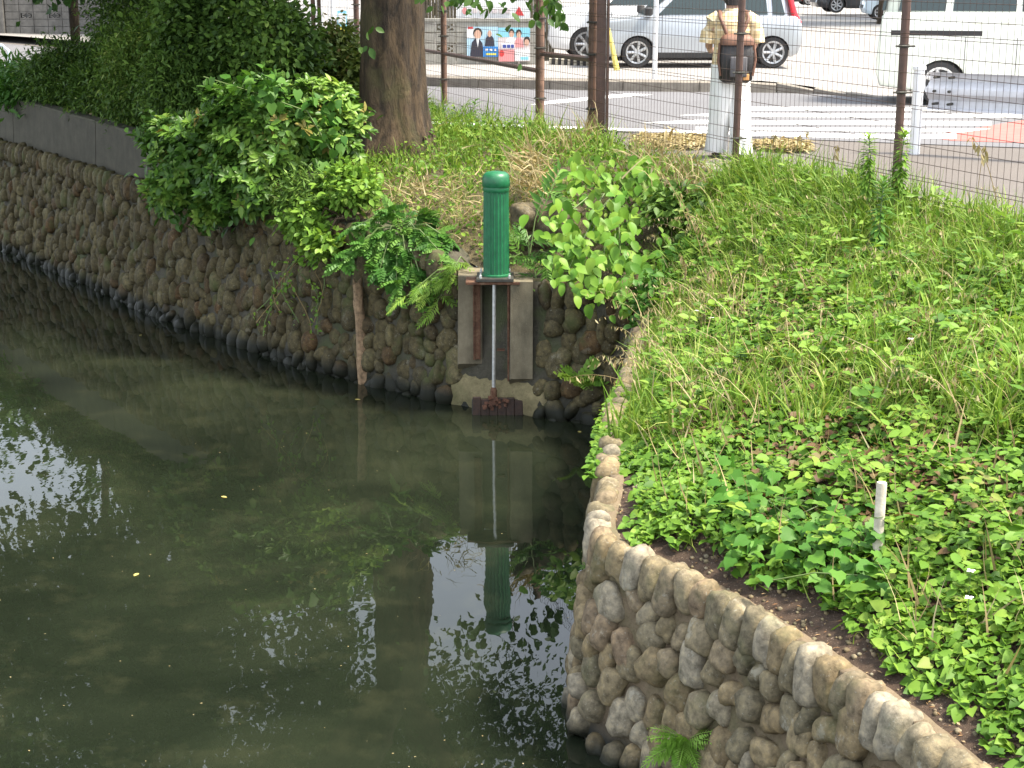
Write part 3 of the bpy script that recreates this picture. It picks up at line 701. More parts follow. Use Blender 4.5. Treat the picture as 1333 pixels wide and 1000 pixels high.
# loose rails
def rail(x0, y0, Y0, x1, y1, Y1, r_, name='rail'):
    MB().tube([gy(x0, y0, Y0), gy(x1, y1, Y1)], r_, 8).build(name, M['brownpost'], fence, 40)
rail(705, 70, 19.8, 769, 77, 18.3, .03); rail(580, 70, 23.35, 704, 93, 19.9, .028); rail(470, 52, 27.0, 580, 70, 23.45, .025)
def panel(p0, p1, z0, z1, pitch=.075):
    p0 = np.array(p0); p1 = np.array(p1); L = np.linalg.norm(p1 - p0); e = (p1 - p0) / L; off = np.array((e[1], -e[0])) * .045 * (1 if e[1] < 0 else -1)
    b = MB(); n = int(L / pitch); rw = .0021
    def wire(a, c, r_): b.tube([a, c], r_, 4, False)
    for i in range(n + 1):
        q = p0 + off + e * (i + .5) * L / (n + 1); wire((q[0], q[1], z0), (q[0], q[1], z1), rw)
    zs = list(np.arange(z0 + .03, z1, .132)); zs += [z + .028 for z in zs[2::4]]
    a = p0 + off * 1.15; c = p1 + off * 1.15
    for z in zs: wire((a[0], a[1], z), (c[0], c[1], z), .0026)
    b.build('wire_mesh', M['wire'], fence)
ks = list(POST)
for a, c in zip(ks[:-1], ks[1:]):
    panel(POST[a][0], POST[c][0], SZ + .02, SZ + FH - .05)
tagit(MB().box((1.95, 15.35, SZ + .0), (.34, .13, .05), Matrix.Translation((1.95, 15.35, 0)) @ Matrix.Rotation(-1.2, 4, 'Z') @ Matrix.Translation((-1.95, -15.35, 0)), .01).build('concrete_footing', M['kerb']), 'concrete footing under the fence post by the walking person', 'footing')

# ------------------------------------------------------------------ guard rail
gp0 = gz(1190, 200, SZ)
gr = thing('guard_rail', 'white steel guard rail with corrugated beam at the kerb behind the fence', 'guard rail', tuple(gp0))
M['white'] = simple('white_paint', (.78, .78, .78), .45, 0, .08)
M['galv'] = simple('galvanised_beam', (.60, .60, .63), .5, 0, .12, 12)
gdir = np.array((.80, -.60, 0)); gdir /= np.linalg.norm(gdir); gnn = np.array((gdir[1], -gdir[0], 0)) * -1
for k in (0, 2.0):
    c = gp0 + gdir * k; MB().lathe([(.057, SZ - .1), (.057, SZ + .86), (.07, SZ + .865), (.068, SZ + .9), (.04, SZ + .915)], (c[0], c[1], 0), 20).build('post', M['white'], gr, 40)
prof = [(.0, .86), (.075, .835), (.085, .77), (.0, .70), (-.005, .67), (.0, .64), (.085, .57), (.075, .50), (.0, .475)]
R = []
for k in (.06, 3.4):
    c = gp0 + gdir * k + gnn * .075; R.append([tuple(c + gnn * a * 1.0 + np.array((0, 0, z - .02))) for a, z in prof] + [tuple(c + gnn * (a - .006) + np.array((0, 0, z - .02))) for a, z in prof[::-1]])
MB().rings(R).build('beam', M['galv'], gr, 30)
for k in (.16, .32):
    for z in (.79, .65, .52):
        c = gp0 + gdir * k - gnn * -.0 + np.array((0, 0, z)); b = MB()
        b.tube([c + gnn * .02, c + gnn * .15], .014, 6).build('bolt', M['iron'], gr)

# ------------------------------------------------------------------ person walking away behind the fence
M['skin'] = simple('skin', (.50, .29, .20), .55); M['trousers'] = simple('white_cotton', (.80, .80, .78), .85, 0, .05)
M['hair'] = simple('black_hair', (.02, .016, .014), .5); M['shoe'] = simple('black_shoe', (.03, .03, .03), .5)
def checkmat():
    m, t, p_ = newmat('checked_shirt'); oc = objco(t); mp = nd(t, 'ShaderNodeMapping'); mp.inputs['Scale'].default_value = (11, 11, 11); t.links.new(oc, mp.inputs[0])
    sx = nd(t, 'ShaderNodeSeparateXYZ'); t.links.new(mp.outputs[0], sx.inputs[0])
    fz = math_(t, 'FRACT', sx.outputs[2]); fx = math_(t, 'FRACT', sx.outputs[0])
    c = mixc(t, math_(t, 'LESS_THAN', fz, .2), (.66, .50, .27), (.80, .70, .50)); c = mixc(t, math_(t, 'LESS_THAN', fx, .22), c, (.75, .64, .42)); c = mixc(t, math_(t, 'LESS_THAN', math_(t, 'ABSOLUTE', math_(t, 'SUBTRACT', fz, .55)), .03), c, (.35, .22, .12))
    t.links.new(c, p_.inputs['Base Color']); p_.inputs['Roughness'].default_value = .85; return m
M['shirt'] = checkmat()
pf = gz(944, 205, SZ); PX, PYp = float(pf[0]) + .03, float(pf[1])
per = thing('person', 'person in checked yellow shirt and wide white trousers walking away behind the fence', 'person', (PX, PYp, SZ))
def skinbody():
    J = {'pel': (0, 0, .95, .12), 'wai': (0, .01, 1.1, .115), 'che': (0, .01, 1.3, .13), 'nek': (0, .02, 1.47, .055), 'hea': (0, .045, 1.58, .085), 'top': (0, .05, 1.68, .075)}
    Ed = [('pel', 'wai'), ('wai', 'che'), ('che', 'nek'), ('nek', 'hea'), ('hea', 'top')]
    for s_, n in ((-1, 'l'), (1, 'r')):
        J['sh' + n] = (s_ * .17, .0, 1.39, .055); J['el' + n] = (s_ * .235, .0, 1.13, .042); J['wr' + n] = (s_ * .19, .20, 1.06, .03); J['ha' + n] = (s_ * .165, .27, 1.07, .033)
        J['hi' + n] = (s_ * .09, 0, .9, .085); J['kn' + n] = (s_ * .1, .04 * s_, .5, .06); J['an' + n] = (s_ * .1, -.05 * s_ - .02, .09, .042); J['to' + n] = (s_ * .11, -.05 * s_ + .12, .035, .035)
        Ed += [('che', 'sh' + n), ('sh' + n, 'el' + n), ('el' + n, 'wr' + n), ('wr' + n, 'ha' + n), ('pel', 'hi' + n), ('hi' + n, 'kn' + n), ('kn' + n, 'an' + n), ('an' + n, 'to' + n)]
        for k in range(5):
            b = J['ha' + n]; L = (.05, .085, .09, .083, .065)[k]; ox = (-.03 * s_, -.022, -.007, .008, .022)[k] if k else -.034 * s_
            J['f%d%s' % (k, n)] = (b[0] + ox, b[1] + L * .55, b[2] - .005 + (.02 if k == 0 else 0), .0095); J['g%d%s' % (k, n)] = (b[0] + ox * 1.1, b[1] + L * .9, b[2] - .03, .0085)
            Ed += [('ha' + n, 'f%d%s' % (k, n)), ('f%d%s' % (k, n), 'g%d%s' % (k, n))]
    K = list(J); me = bpy.data.meshes.new('body'); me.from_pydata([J[k][:3] for k in K], [(K.index(a), K.index(b)) for a, b in Ed], [])
    o = ob('body', me, M['skin'], per, True); md = o.modifiers.new('skin', 'SKIN'); sd_ = me.skin_vertices[0].data
    for i, k in enumerate(K): sd_[i].radius = (J[k][3], J[k][3])
    sd_[0].use_root = True; md.use_smooth_shade = True
    o.modifiers.new('sub', 'SUBSURF').levels = 1; o.modifiers[-1].render_levels = 1
skinbody()
def ell(cx, cy, z, rx, ry, n=20, tilt=0, fold=0.0):
    out = []
    for j in range(n):
        q = 2 * math.pi * j / n; k = 1 + fold * (math.sin(5 * q + 7 * z) + .6 * math.sin(9 * q - 5 * z + 1)); out.append((cx + rx * k * math.cos(q), cy + ry * k * math.sin(q), z + tilt * math.cos(q)))
    return out
MB().rings([ell(0, 0, .86, .2, .145, 20, 0, .03), ell(0, 0, .95, .195, .15, 20, 0, .03), ell(0, .01, 1.12, .18, .14, 20, 0, .03), ell(0, .01, 1.28, .2, .145, 20, 0, .02), ell(0, .0, 1.39, .195, .125), ell(0, .01, 1.45, .12, .09), ell(0, .02, 1.49, .075, .075)], False).build('shirt', M['shirt'], per, 60, True)
for s_ in (-1, 1):
    b = MB(); b.tube([(s_ * .13, 0, 1.40), (s_ * .2, 0, 1.36), (s_ * .235, 0, 1.26), (s_ * .25, 0.0, 1.15)], [.08, .085, .08, .083], 14, False).build('sleeve', M['shirt'], per, 60, True)
for s_ in (-1, 1):
    sw = -.10 * s_
    b = MB().rings([ell(s_ * (.08 + .035 * f), .10 * s_ * math.sin(3 * f) * (1 - f) + sw * f, .94 - .89 * f, .122 - .028 * f + .02 * f ** 3, .14 - .035 * f + .02 * f ** 3, 32, 0, .035 + .03 * f) for f in np.linspace(0, 1, 14)], False).build('trouser_leg', M['trousers'], per, 60, True)
    MB().rings([ell(s_ * .105, sw - .05, .0, .04, .06, 12), ell(s_ * .105, sw + .03, .0, .05, .13, 12), ell(s_ * .105, sw + .03, .04, .048, .125, 12), ell(s_ * .105, sw, .09, .04, .07, 12)][1:]).build('shoe', M['shoe'], per, 60, True)
MB().rings([ell(0, -.005, 1.52, .065, .06), ell(0, .02, 1.56, .092, .085), ell(0, .03, 1.62, .1, .105), ell(0, .035, 1.69, .088, .095), ell(0, .04, 1.735, .05, .055)]).build('hair', M['hair'], per, 60, True)
for s_ in (-1, 1): MB().lathe([(.004, -.012), (.02, -.006), (.024, .004), (.012, .012)], (s_ * .098, .05, 1.59), 10, 'Y').build('ear', M['skin'], per, 60, True)
for n_, q in (('nose', (0, .145, 1.585)),): MB().box(q, (.014, .014, .02), None, .008).build(n_, M['skin'], per, 60, True)
for s_ in (-1, 1): MB().lathe([(.003, -.003), (.013, 0), (.003, .006)], (s_ * .032, .128, 1.61), 10, 'Y').build('eye', M['hair'], per, 60, True)
MB().box((0, .13, 1.535), (.024, .008, .005), None, .003).build('mouth', simple('lips', (.4, .16, .13)), per, 60, True)
bag = thing('backpack', 'black and brown backpack hanging low on the walking person', 'backpack', (PX, PYp - .17, SZ + .8))
M['bag'] = simple('black_nylon', (.022, .02, .02), .6, 0, .3); M['leather'] = simple('brown_leather', (.16, .075, .045), .6, 0, .3); M['bagred'] = simple('grey_pocket', (.10, .095, .10), .7)
def rr(cx, cy, z, hx, hy, n=24, e=3.5): return [(cx + hx * math.copysign(abs(math.cos(q)) ** (2 / e), math.cos(q)), cy + hy * math.copysign(abs(math.sin(q)) ** (2 / e), math.sin(q)), z) for q in (2 * math.pi * j / n for j in range(n))]
MB().rings([rr(0.02, -.03, -.03, .12, .06), rr(0.02, -.04, .0, .165, .09), rr(.02, -.05, .2, .17, .10), rr(.02, -.04, .36, .155, .085), rr(.02, -.02, .41, .10, .05)]).build('sack', M['bag'], bag, 60, True)
MB().rings([rr(.02, -.045, .34, .165, .1), rr(.02, -.05, .39, .17, .1), rr(.02, -.035, .43, .14, .075), rr(.02, -.02, .45, .08, .04)]).build('flap', M['leather'], bag, 60, True)
MB().box((.03, -.155, .13), (.085, .014, .1), None, .012).build('pocket', M['bagred'], bag, 60, True)
for s_ in (-1, 1):
    MB().tube([(s_ * .06, -.01, .4), (s_ * .10, .0, .5), (s_ * .14, .035, .6), (s_ * .135, .12, .655), (s_ * .13, .23, .66), (s_ * .13, .31, .6)], .02, 8).build('shoulder_strap', M['leather'], bag, 60, True)
    MB().tube([(s_ * .17 + .02, -.06, .36), (s_ * .185 + .02, -.09, .2), (s_ * .16 + .02, -.10, .04)], .014, 6).build('side_strap', M['leather'], bag, 60, True)
MB().box((.11, -.14, .03), (.03, .012, .03), None, .006).build('tag', simple('orange_tag', (.6, .3, .1)), bag, None, True)

# ------------------------------------------------------------------ vehicles
M['tyre'] = simple('tyre_rubber', (.03, .03, .03), .8); M['alloy'] = simple('alloy_wheel', (.5, .5, .5), .35, .6)
M['black'] = simple('black_trim', (.02, .02, .02), .6); M['redlamp'] = simple('red_lamp', (.50, .02, .03), .2); M['headlamp'] = simple('clear_lamp', (.6, .62, .62), .15)
def glassmat():
    m, t, p = newmat('car_glass'); p.inputs['Base Color'].default_value = (.03, .045, .045, 1); p.inputs['Roughness'].default_value = .05; return m
M['glass'] = glassmat()
def paintmat(name, c, met=0.0):
    m, t, p = newmat(name); p.inputs['Base Color'].default_value = (*c, 1); p.inputs['Metallic'].default_value = met; p.inputs['Roughness'].default_value = .3
    p.inputs['Coat Weight'].default_value = .6; p.inputs['Coat Roughness'].default_value = .06; return m
def vehicle(name, label, cat, loc, rotz, L, W, H, wb, belt, hoodz, cowl, roof0, roof1, tail, paint, wr=.30, lampz=(.6, .95), group=None, fo=None, noseout=.0, side=True):
    v = thing(name, label, cat, loc, group, rotz); hl = L / 2; fx = wb / 2 + (fo if fo is not None else (.02 if L < 4.4 else .1)); rx = fx - wb; ar = wr + .045
    def arch(c): return [(c + ar * math.cos(math.pi * (1 - k / 10)), wr - .02 + ar * math.sin(math.pi * (1 - k / 10))) for k in range(11)]
    prof = [(-hl + .06, .26)] + [(rx - ar, .2)] + arch(rx) + [(rx + ar, .2), (fx - ar, .2)] + arch(fx) + [(fx + ar, .2), (hl - .1, .24), (hl, .42), (hl - .03, .62), (hl - .14, hoodz - .08), (hl - .32, hoodz), (cowl + .05, belt - .02), (cowl, belt), (tail + .05, belt), (-hl + .04, belt - .06), (-hl, .75), (-hl - .01, .45)]
    def ring(y, s_): return [(x * (1 - .012 * s_), y, .55 + (z - .55) * (1 - .07 * s_)) for x, z in prof]
    MB().rings([ring(-W / 2, 1.6), ring(-W / 2 + .015, .6), ring(-W / 2 + .06, 0), ring(W / 2 - .06, 0), ring(W / 2 - .015, .6), ring(W / 2, 1.6)]).build('body', paint, v, 35, True)
    hb, ht = W / 2 - .07, W / 2 - .22
    MB().rings([rr((cowl + tail) / 2, 0, belt - .03, (cowl - tail) / 2, hb, 40, 8), rr((roof0 + roof1) / 2, 0, H - .06, (roof0 - roof1) / 2, ht, 40, 7), rr((roof0 + roof1) / 2, 0, H - .015, (roof0 - roof1) / 2 - .08, ht - .06, 40, 6), rr((roof0 + roof1) / 2, 0, H, (roof0 - roof1) / 2 - .3, ht - .25, 40, 5)]).build('cabin', paint, v, 40, True)
    def lat(f): return hb + (ht - hb) * f
    def fr(f): return cowl + (roof0 - cowl) * f
    def bk(f): return tail + (roof1 - tail) * f
    zb, zt = belt + .02, H - .13; f0 = (zb - belt + .03) / (H - .06 - belt + .03); f1 = (zt - belt + .03) / (H - .06 - belt + .03)
    mid = (fr(.5) + bk(.5)) / 2
    bounds = [(fr(f0) - .22, fr(f1) - .14, mid + .05), (None, None, None)]
    for s_ in (-1, 1):
        for k, (xa0, xa1, xb0, xb1) in enumerate(((fr(f0) - .25, fr(f1) - .15, mid + .04, mid + .04), (mid - .04, mid - .04, rx + .12, rx + .16), (rx + .02, rx + .06, bk(f0) + .22, bk(f1) + .22))):
            if xa0 - xb0 < .12: continue
            y0, y1 = s_ * (lat(f0) + .007), s_ * (lat(f1) + .007); e = -s_ * .03
            V = [(xa0, y0, zb), (xb0, y0, zb), (xb1, y1, zt), (xa1, y1, zt), (xa0, y0 + e, zb), (xb0, y0 + e, zb), (xb1, y1 + e, zt), (xa1, y1 + e, zt)]
            pyd('side_window', V, [(0, 1, 2, 3), (7, 6, 5, 4), (0, 4, 5, 1), (1, 5, 6, 2), (2, 6, 7, 3), (3, 7, 4, 0)], M['glass'], v, None, True)
    for nm, gx_, sg in (('windscreen', fr, 1), ('rear_window', bk, -1)):
        V = [(gx_(f0) + sg * .012, -lat(f0) + .12, zb), (gx_(f0) + sg * .012, lat(f0) - .12, zb), (gx_(f1) + sg * .012, lat(f1) - .1, zt), (gx_(f1) + sg * .012, -lat(f1) + .1, zt)]
        V += [(x - sg * .04, y, z) for x, y, z in V]
        pyd(nm, V, [(0, 1, 2, 3), (7, 6, 5, 4), (0, 4, 5, 1), (1, 5, 6, 2), (2, 6, 7, 3), (3, 7, 4, 0)], M['glass'], v, None, True)
    MB().box((0, 0, .33), (hl - .5, W / 2 - .22, .1)).box(((fx + rx) / 2, 0, .5), (wb / 2 + .4, W / 2 - .2, .18)).build('underbody', M['black'], v, None, True)
    for c in (fx, rx):
        for s_ in (-1, 1):
            wh = bpy.data.objects.new('wheel', None); link(wh); wh.parent = v; wh.location = (c, s_ * (W / 2 - .13), wr)
            MB().lathe([(wr * .62, -.1), (wr * .93, -.105), (wr, -.07), (wr, .07), (wr * .93, .105), (wr * .62, .1)], (0, 0, 0), 32, 'Y').build('tyre', M['tyre'], wh, 40, True)
            b = MB(); b.lathe([(wr * .62, s_ * .06), (wr * .62, s_ * .1), (wr * .72, s_ * .108), (wr * .72, s_ * .06)], (0, 0, 0), 28, 'Y'); b.lathe([(.01, s_ * .05), (.055, s_ * .052), (.055, s_ * .095), (.01, s_ * .1)], (0, 0, 0), 14, 'Y')
            for k in range(7):
                q = 2 * math.pi * k / 7; b.tube([(0, s_ * .08, 0), (wr * .64 * math.cos(q), s_ * .09, wr * .64 * math.sin(q))], [.036, .032], 6)
            b.build('rim', M['alloy'], wh, 40, True)
    for s_ in (-1, 1):
        R = []
        for f in np.linspace(0, 1, 5):
            z = lampz[0] + (lampz[1] - lampz[0]) * f; up_ = max(0.0, (z - belt) / (H - .06 - belt)); xx = (-hl + .03 if z < belt else bk(up_) - .0) + .05; yy = (W / 2 - .06 if z < belt else lat(up_) - .035)
            R.append(rr(xx, s_ * yy, z, .07 * (1 - .35 * f), .055, 12, 3))
        MB().rings(R).build('tail_light', M['redlamp'], v, 50, True)
        MB().box((hl - .17, s_ * (W / 2 - .17), .66), (.14, .155, .075), None, .04).build('headlight', M['headlamp'], v, 50, True)
        MB().rings([rr(cowl - .12, s_ * (W / 2 + .02), belt + .0, .05, .05), rr(cowl - .12, s_ * (W / 2 + .09), belt + .03, .075, .10), rr(cowl - .12, s_ * (W / 2 + .09), belt + .13, .075, .1), rr(cowl - .12, s_ * (W / 2 + .08), belt + .155, .05, .07)]).build('door_mirror', paint if side else M['black'], v, 50, True)
        for xx in (mid - .15, rx + .45):
            MB().box((xx, s_ * (W / 2 + .004), belt - .13), (.09, .012, .015), None, .006).build('door_handle', M['black'] if not side else paint, v, None, True)
        for xx in (fx - ar - .12, mid, rx + ar - .04):
            MB().box((xx, s_ * (W / 2 - .006), .62), (.004, .012, .33)).build('door_gap', M['black'], v, None, True)
        MB().box(((fx + rx) / 2, s_ * (W / 2 - .01), .235), (wb / 2 - ar - .03, .02, .05), None, .01).build('sill', M['black'], v, None, True)
    MB().box((hl - .02, 0, .48), (.03, W / 2 - .35, .06), None, .01).build('grille', M['black'], v, None, True)
    return v
LZ = SZ + .105
fwl = gz(829, 89, LZ); rwl = gz(1006, 89, LZ); cc = (fwl + rwl) / 2
vehicle('hatchback_car', 'silver hatchback parked side-on, tall red tail lights by its rear window', 'car', (cc[0] - .18, cc[1] + .85, LZ), math.pi, 3.9, 1.69, 1.53, float(rwl[0] - fwl[0]), .94, .86, 1.0, .3, -1.72, -1.86, paintmat('silver_paint', (.42, .44, .46), .5), .285, (.82, 1.42), side=False, fo=-.18)
f2 = gz(765, 82, LZ)
vehicle('minivan_car', 'white car with large wheels parked behind the silver hatchback, beside the brown pipe posts', 'car', (f2[0] + 1.42, f2[1] + 1.6, LZ), math.pi + .06, 4.5, 1.75, 1.75, 2.75, 1.06, .98, 1.35, .6, -1.9, -2.2, paintmat('white_paint_car', (.78, .78, .78)), .33)
vr = gz(1221, 137, SZ)
van = vehicle('delivery_van', 'cream white delivery van with dark windows stopped behind the guard rail', 'van', (vr[0] + 1.265 * math.cos(.25) + .72 * math.sin(.25), vr[1] - 1.265 * math.sin(.25) + .72 * math.cos(.25), SZ + .004), -.25, 4.3, 1.70, 1.98, 2.57, 1.28, 1.12, 1.8, 1.3, -2.02, -2.11, paintmat('cream_paint', (.70, .73, .64)), .31, (.62, .93))
MB().box((-1.35, -.845, 1.0), (.62, .012, .035), None, .005).build('door_rail', M['black'], van, None, True)
bc = gz(1092, 17, LZ)
vehicle('sedan_car', 'black sedan with silver spoked wheels parked far across the car park', 'car', (bc[0] + 1.35, bc[1] + .9, LZ), math.pi, 4.6, 1.8, 1.46, 2.7, .95, .88, 1.0, .2, -1.3, -2.0, paintmat('black_paint', (.02, .02, .022)), .33)
bc = gz(1150, 27, LZ)
vehicle('compact_car', 'small white and pale blue car parked beyond the tail of the van', 'car', (bc[0] + 1.2, bc[1] + .8, LZ), math.pi - .1, 3.6, 1.6, 1.5, 2.4, .95, .85, 1.0, .4, -1.3, -1.7, paintmat('pale_blue_paint', (.62, .72, .78)), .28)
bc = gz(1042, 8, LZ)
vehicle('compact_car', 'small dark red car parked beyond the black sedan', 'car', (bc[0] - .6, bc[1] + 2, LZ), 0, 3.5, 1.6, 1.5, 2.4, .95, .85, 1.0, .4, -1.3, -1.7, paintmat('dark_red_paint', (.25, .02, .02)), .28)

# ------------------------------------------------------------------ walls and signs across the street
WB = gz(620, 84, LZ); WBY = float(WB[1])
bw = thing('block_wall', 'low grey concrete block wall with openwork blocks behind the election posters', 'wall', (-1.2, WBY, LZ))
bx0 = float(gy(430, 60, WBY)[0]); nb = 10
def block_mesh(openw):
    b = MB(); h = (.194, .058, .0925)
    if not openw: b.box((0, 0, 0), h, None, .006)
    else:
        for s_ in (-1, 1): b.box((s_ * .178, 0, 0), (.016, .058, .0925)); b.box((0, 0, s_ * .078), (.16, .057, .0145))
        for a in (-1, 1):
            for c in (-1, 1): b.box((a * .08, 0, c * .03), (.075, .055, .012), Matrix.Translation((a * .08, 0, c * .03)) @ Matrix.Rotation(a * c * .5, 4, 'Y') @ Matrix.Translation((-a * .08, 0, -c * .03)))
    me = bpy.data.meshes.new('block'); me.from_pydata(b.V, [], b.F); me.materials.append(M['block']); return me
bmf, bmo = block_mesh(False), block_mesh(True)
for r_ in range(4):
    for c_ in range(nb):
        o = link(bpy.data.objects.new('block', bmo if (r_ in (1, 3) and c_ % 2 == 1 and c_ < 6) else bmf)); attach(o, bw)
        o.matrix_basis = Matrix.Translation((bx0 + .2 + .4 * c_, WBY, LZ + .1 + .2 * r_))
MB().box((bx0 + nb * .2, WBY, LZ + .83), (nb * .2, .07, .03), None, .006).build('coping', M['block'], bw)
MB().box((bx0 + nb * .2, WBY + .01, LZ + .4), (nb * .2 - .01, .04, .4)).build('joint_mortar', M['darkblock'], bw) if False else None
pc = lambda n, c: simple('print_' + n, c, .5, 0, .04)
PR = {k: pc(k, c) for k, c in {'sky': (.42, .62, .75), 'blue': (.03, .22, .60), 'suit': (.03, .03, .05), 'skin': (.62, .38, .28), 'pink': (.75, .30, .30), 'white': (.8, .8, .8), 'navy': (.04, .07, .3), 'red': (.62, .05, .05), 'yellow': (.75, .65, .1), 'hair': (.03, .025, .02), 'cream': (.75, .72, .6), 'pale': (.68, .60, .60), 'cyan': (.25, .6, .75)}.items()}
def poster(name, label, cat, x0, y0, x1, y1, Y, base, items):
    a = gy(x0, y1, Y); b = gy(x1, y0, Y); t_ = thing(name, label, cat, ((a[0] + b[0]) / 2, Y, a[2])); Wd, Ht = b[0] - a[0], b[2] - a[2]
    MB().box(((a[0] + b[0]) / 2, Y, (a[2] + b[2]) / 2), (Wd / 2, .012, Ht / 2)).build('board', PR[base], t_)
    for k, (nm, colr, shp, u0, v0, u1, v1) in enumerate(items):
        if shp == 'r': P = [(u0, v0), (u1, v0), (u1, v1), (u0, v1)]
        elif shp == 'o': P = [((u0 + u1) / 2 + (u1 - u0) / 2 * math.cos(q), (v0 + v1) / 2 + (v1 - v0) / 2 * math.sin(q)) for q in np.linspace(0, 2 * math.pi, 15)[:-1]]
        elif shp == 't': P = [(u0, v0), (u1, v0), ((u0 + u1) / 2, v1)]
        else: P = [(u0, v0), (u1, v0), (u1 - .12 * (u1 - u0), v0 + .75 * (v1 - v0)), (u0 + .62 * (u1 - u0), v1), (u0 + .38 * (u1 - u0), v1), (u0 + .12 * (u1 - u0), v0 + .75 * (v1 - v0))]
        MB().prism([(a[0] + Wd * u, a[2] + Ht * v) for u, v in P], Y - .0145 - .002 * k, Y - .006).build(nm, PR[colr], t_)
    return t_
py_ = WBY - .085
poster('election_poster', 'pale blue election poster of a person in a dark suit', 'poster', 608, 35, 648, 74, py_, 'sky',
       [('panel', 'white', 'r', .0, .62, .42, .95), ('logo', 'red', 'r', .03, .93, .2, 1), ('hair', 'hair', 'o', .2, .62, .5, .97), ('face', 'skin', 'o', .24, .58, .46, .9), ('suit', 'suit', 's', .1, .0, .55, .62), ('shirt', 'white', 't', .3, .62, .4, .3), ('suit', 'suit', 's', .58, .36, .9, .72), ('face', 'skin', 'o', .67, .66, .8, .88), ('slogan', 'blue', 'r', .52, .0, 1, .34), ('lettering', 'white', 'r', .6, .2, .68, .27), ('lettering', 'white', 'r', .74, .2, .82, .27), ('lettering', 'white', 'r', .88, .2, .95, .27), ('lettering', 'yellow', 'r', .62, .06, .95, .12)])
poster('election_poster', 'pink and blue election poster with three faces', 'poster', 648.8, 36, 690, 80, py_, 'pale',
       [('panel', 'cyan', 'r', 0, .72, 1, 1), ('hair', 'hair', 'o', .33, .74, .5, .97), ('face', 'skin', 'o', .34, .70, .49, .9), ('coat', 'white', 's', .2, .5, .6, .72), ('hair', 'hair', 'o', .55, .72, .74, .95), ('face', 'skin', 'o', .58, .68, .72, .88), ('coat', 'pink', 's', .5, .42, .8, .7), ('hair', 'hair', 'o', .8, .5, 1, .74), ('face', 'skin', 'o', .82, .46, .97, .66), ('slogan', 'white', 'r', .1, .38, .52, .52), ('lettering', 'navy', 'r', .14, .40, .24, .5), ('lettering', 'navy', 'r', .27, .40, .37, .5), ('lettering', 'navy', 'r', .40, .40, .49, .5), ('panel', 'pink', 'r', .02, .0, .5, .34), ('face', 'red', 'o', .03, .14, .18, .34), ('panel', 'white', 'r', .53, .02, 1, .32), ('lettering', 'cyan', 'r', .7, .05, .95, .14)])
bn = poster('banner_sign', 'white banner sign with a red triangle mounted above the block wall', 'sign', 594, -14, 690, 27, WBY + .35, 'white',
       [('rule', 'navy', 'r', .02, .06, .98, .075), ('triangle', 'red', 't', .78, .16, .92, .46), ('picture', 'pink', 'o', .08, .2, .15, .42), ('lettering', 'pale', 'r', .22, .24, .28, .38), ('lettering', 'pale', 'r', .31, .24, .37, .38), ('lettering', 'pale', 'r', .40, .24, .46, .38), ('lettering', 'pale', 'r', .49, .24, .55, .38), ('lettering', 'pale', 'r', .58, .24, .64, .38), ('lettering', 'pale', 'r', .67, .24, .73, .38)])
for x in (604, 682):
    a = gy(x, 80, WBY + .4); MB().tube([(a[0], a[1], LZ), (a[0], a[1], LZ + 2.1)], .03, 8).build('post', M['oldwood'], bn)
bb = MB(); a0, a1 = gy(540, 20, WBY + 1.2)[0], gy(720, 20, WBY + 1.2)[0]
for k in range(46):
    x = a0 + (a1 - a0) * k / 45; bb.tube([(x, WBY + 1.2, LZ), (x + .01 * math.sin(k), WBY + 1.2, LZ + 2.2)], .028, 6)
M['bamboo'] = simple('dark_bamboo', (.10, .085, .05), .7, 0, .4, 10)
bfn = bb.build('bamboo_fence', M['bamboo']); tagit(bfn, 'dark upright bamboo screen behind the white banner sign', 'fence')
# poles
a = gz(852, 103, LZ + .05); tagit(MB().lathe([(.038, 0), (.038, 2.6), (.02, 2.62)], tuple(a), 14).build('marker_pole', M['white']), 'thin white upright pole at the kerb before the silver hatchback', 'pole')
a = gz(803, 92, LZ); b_ = gy(783, -8, a[1] + .3); e_ = b_ + (b_ - a) * .8
gw = thing('guy_wire', 'slanting guy wire with a yellow plastic guard at its foot', 'cable', tuple(a))
MB().tube([a, a + (b_ - a) * .55], [.055, .03], 10).build('guard', simple('yellow_plastic', (.62, .52, .12), .5), gw); MB().tube([a + (b_ - a) * .5, e_], .012, 6).build('cable', M['zinc'], gw)
a = gy(434, 42, WBY - .6); tagit(MB().lathe([(.04, LZ - .05), (.04, LZ + 2.8), (.02, LZ + 2.82)], (a[0], a[1], 0), 14).build('sign_pole', M['white']), 'white steel pole beside the tree trunk and the lattice fence', 'pole')
lf = thing('lattice_fence', 'white lattice garden fence beyond the hedge beside the trunk', 'fence', (float(gy(405, 30, WBY + 1)[0]), WBY + 1, LZ))
xa_, xb_ = gy(380, 30, WBY + 1)[0], gy(452, 30, WBY + 1)[0]
for k in range(10):
    x = xa_ + (xb_ - xa_) * k / 9; MB().box((x, WBY + 1, LZ + .75), (.018, .015, .62)).build('slat', M['white'], lf)
for z in (.2, 1.33): MB().box(((xa_ + xb_) / 2, WBY + 1.032, LZ + z), ((xb_ - xa_) / 2, .015, .03)).build('rail', M['white'], lf)
poster('notice_board', 'narrow blue and yellow notice beside the white pole', 'notice', 440, 14, 451, 48, WBY - .3, 'cyan', [('panel', 'yellow', 'r', .1, .05, .9, .4), ('panel', 'white', 'r', .1, .5, .9, .9)])
sb_ = MB(); s0 = gz(714, 83, LZ); s1 = gz(770, 85, LZ)
ws = thing('wheel_stop', 'low black and tan striped rubber stop in front of the white car', 'wheel stop', tuple(s0))
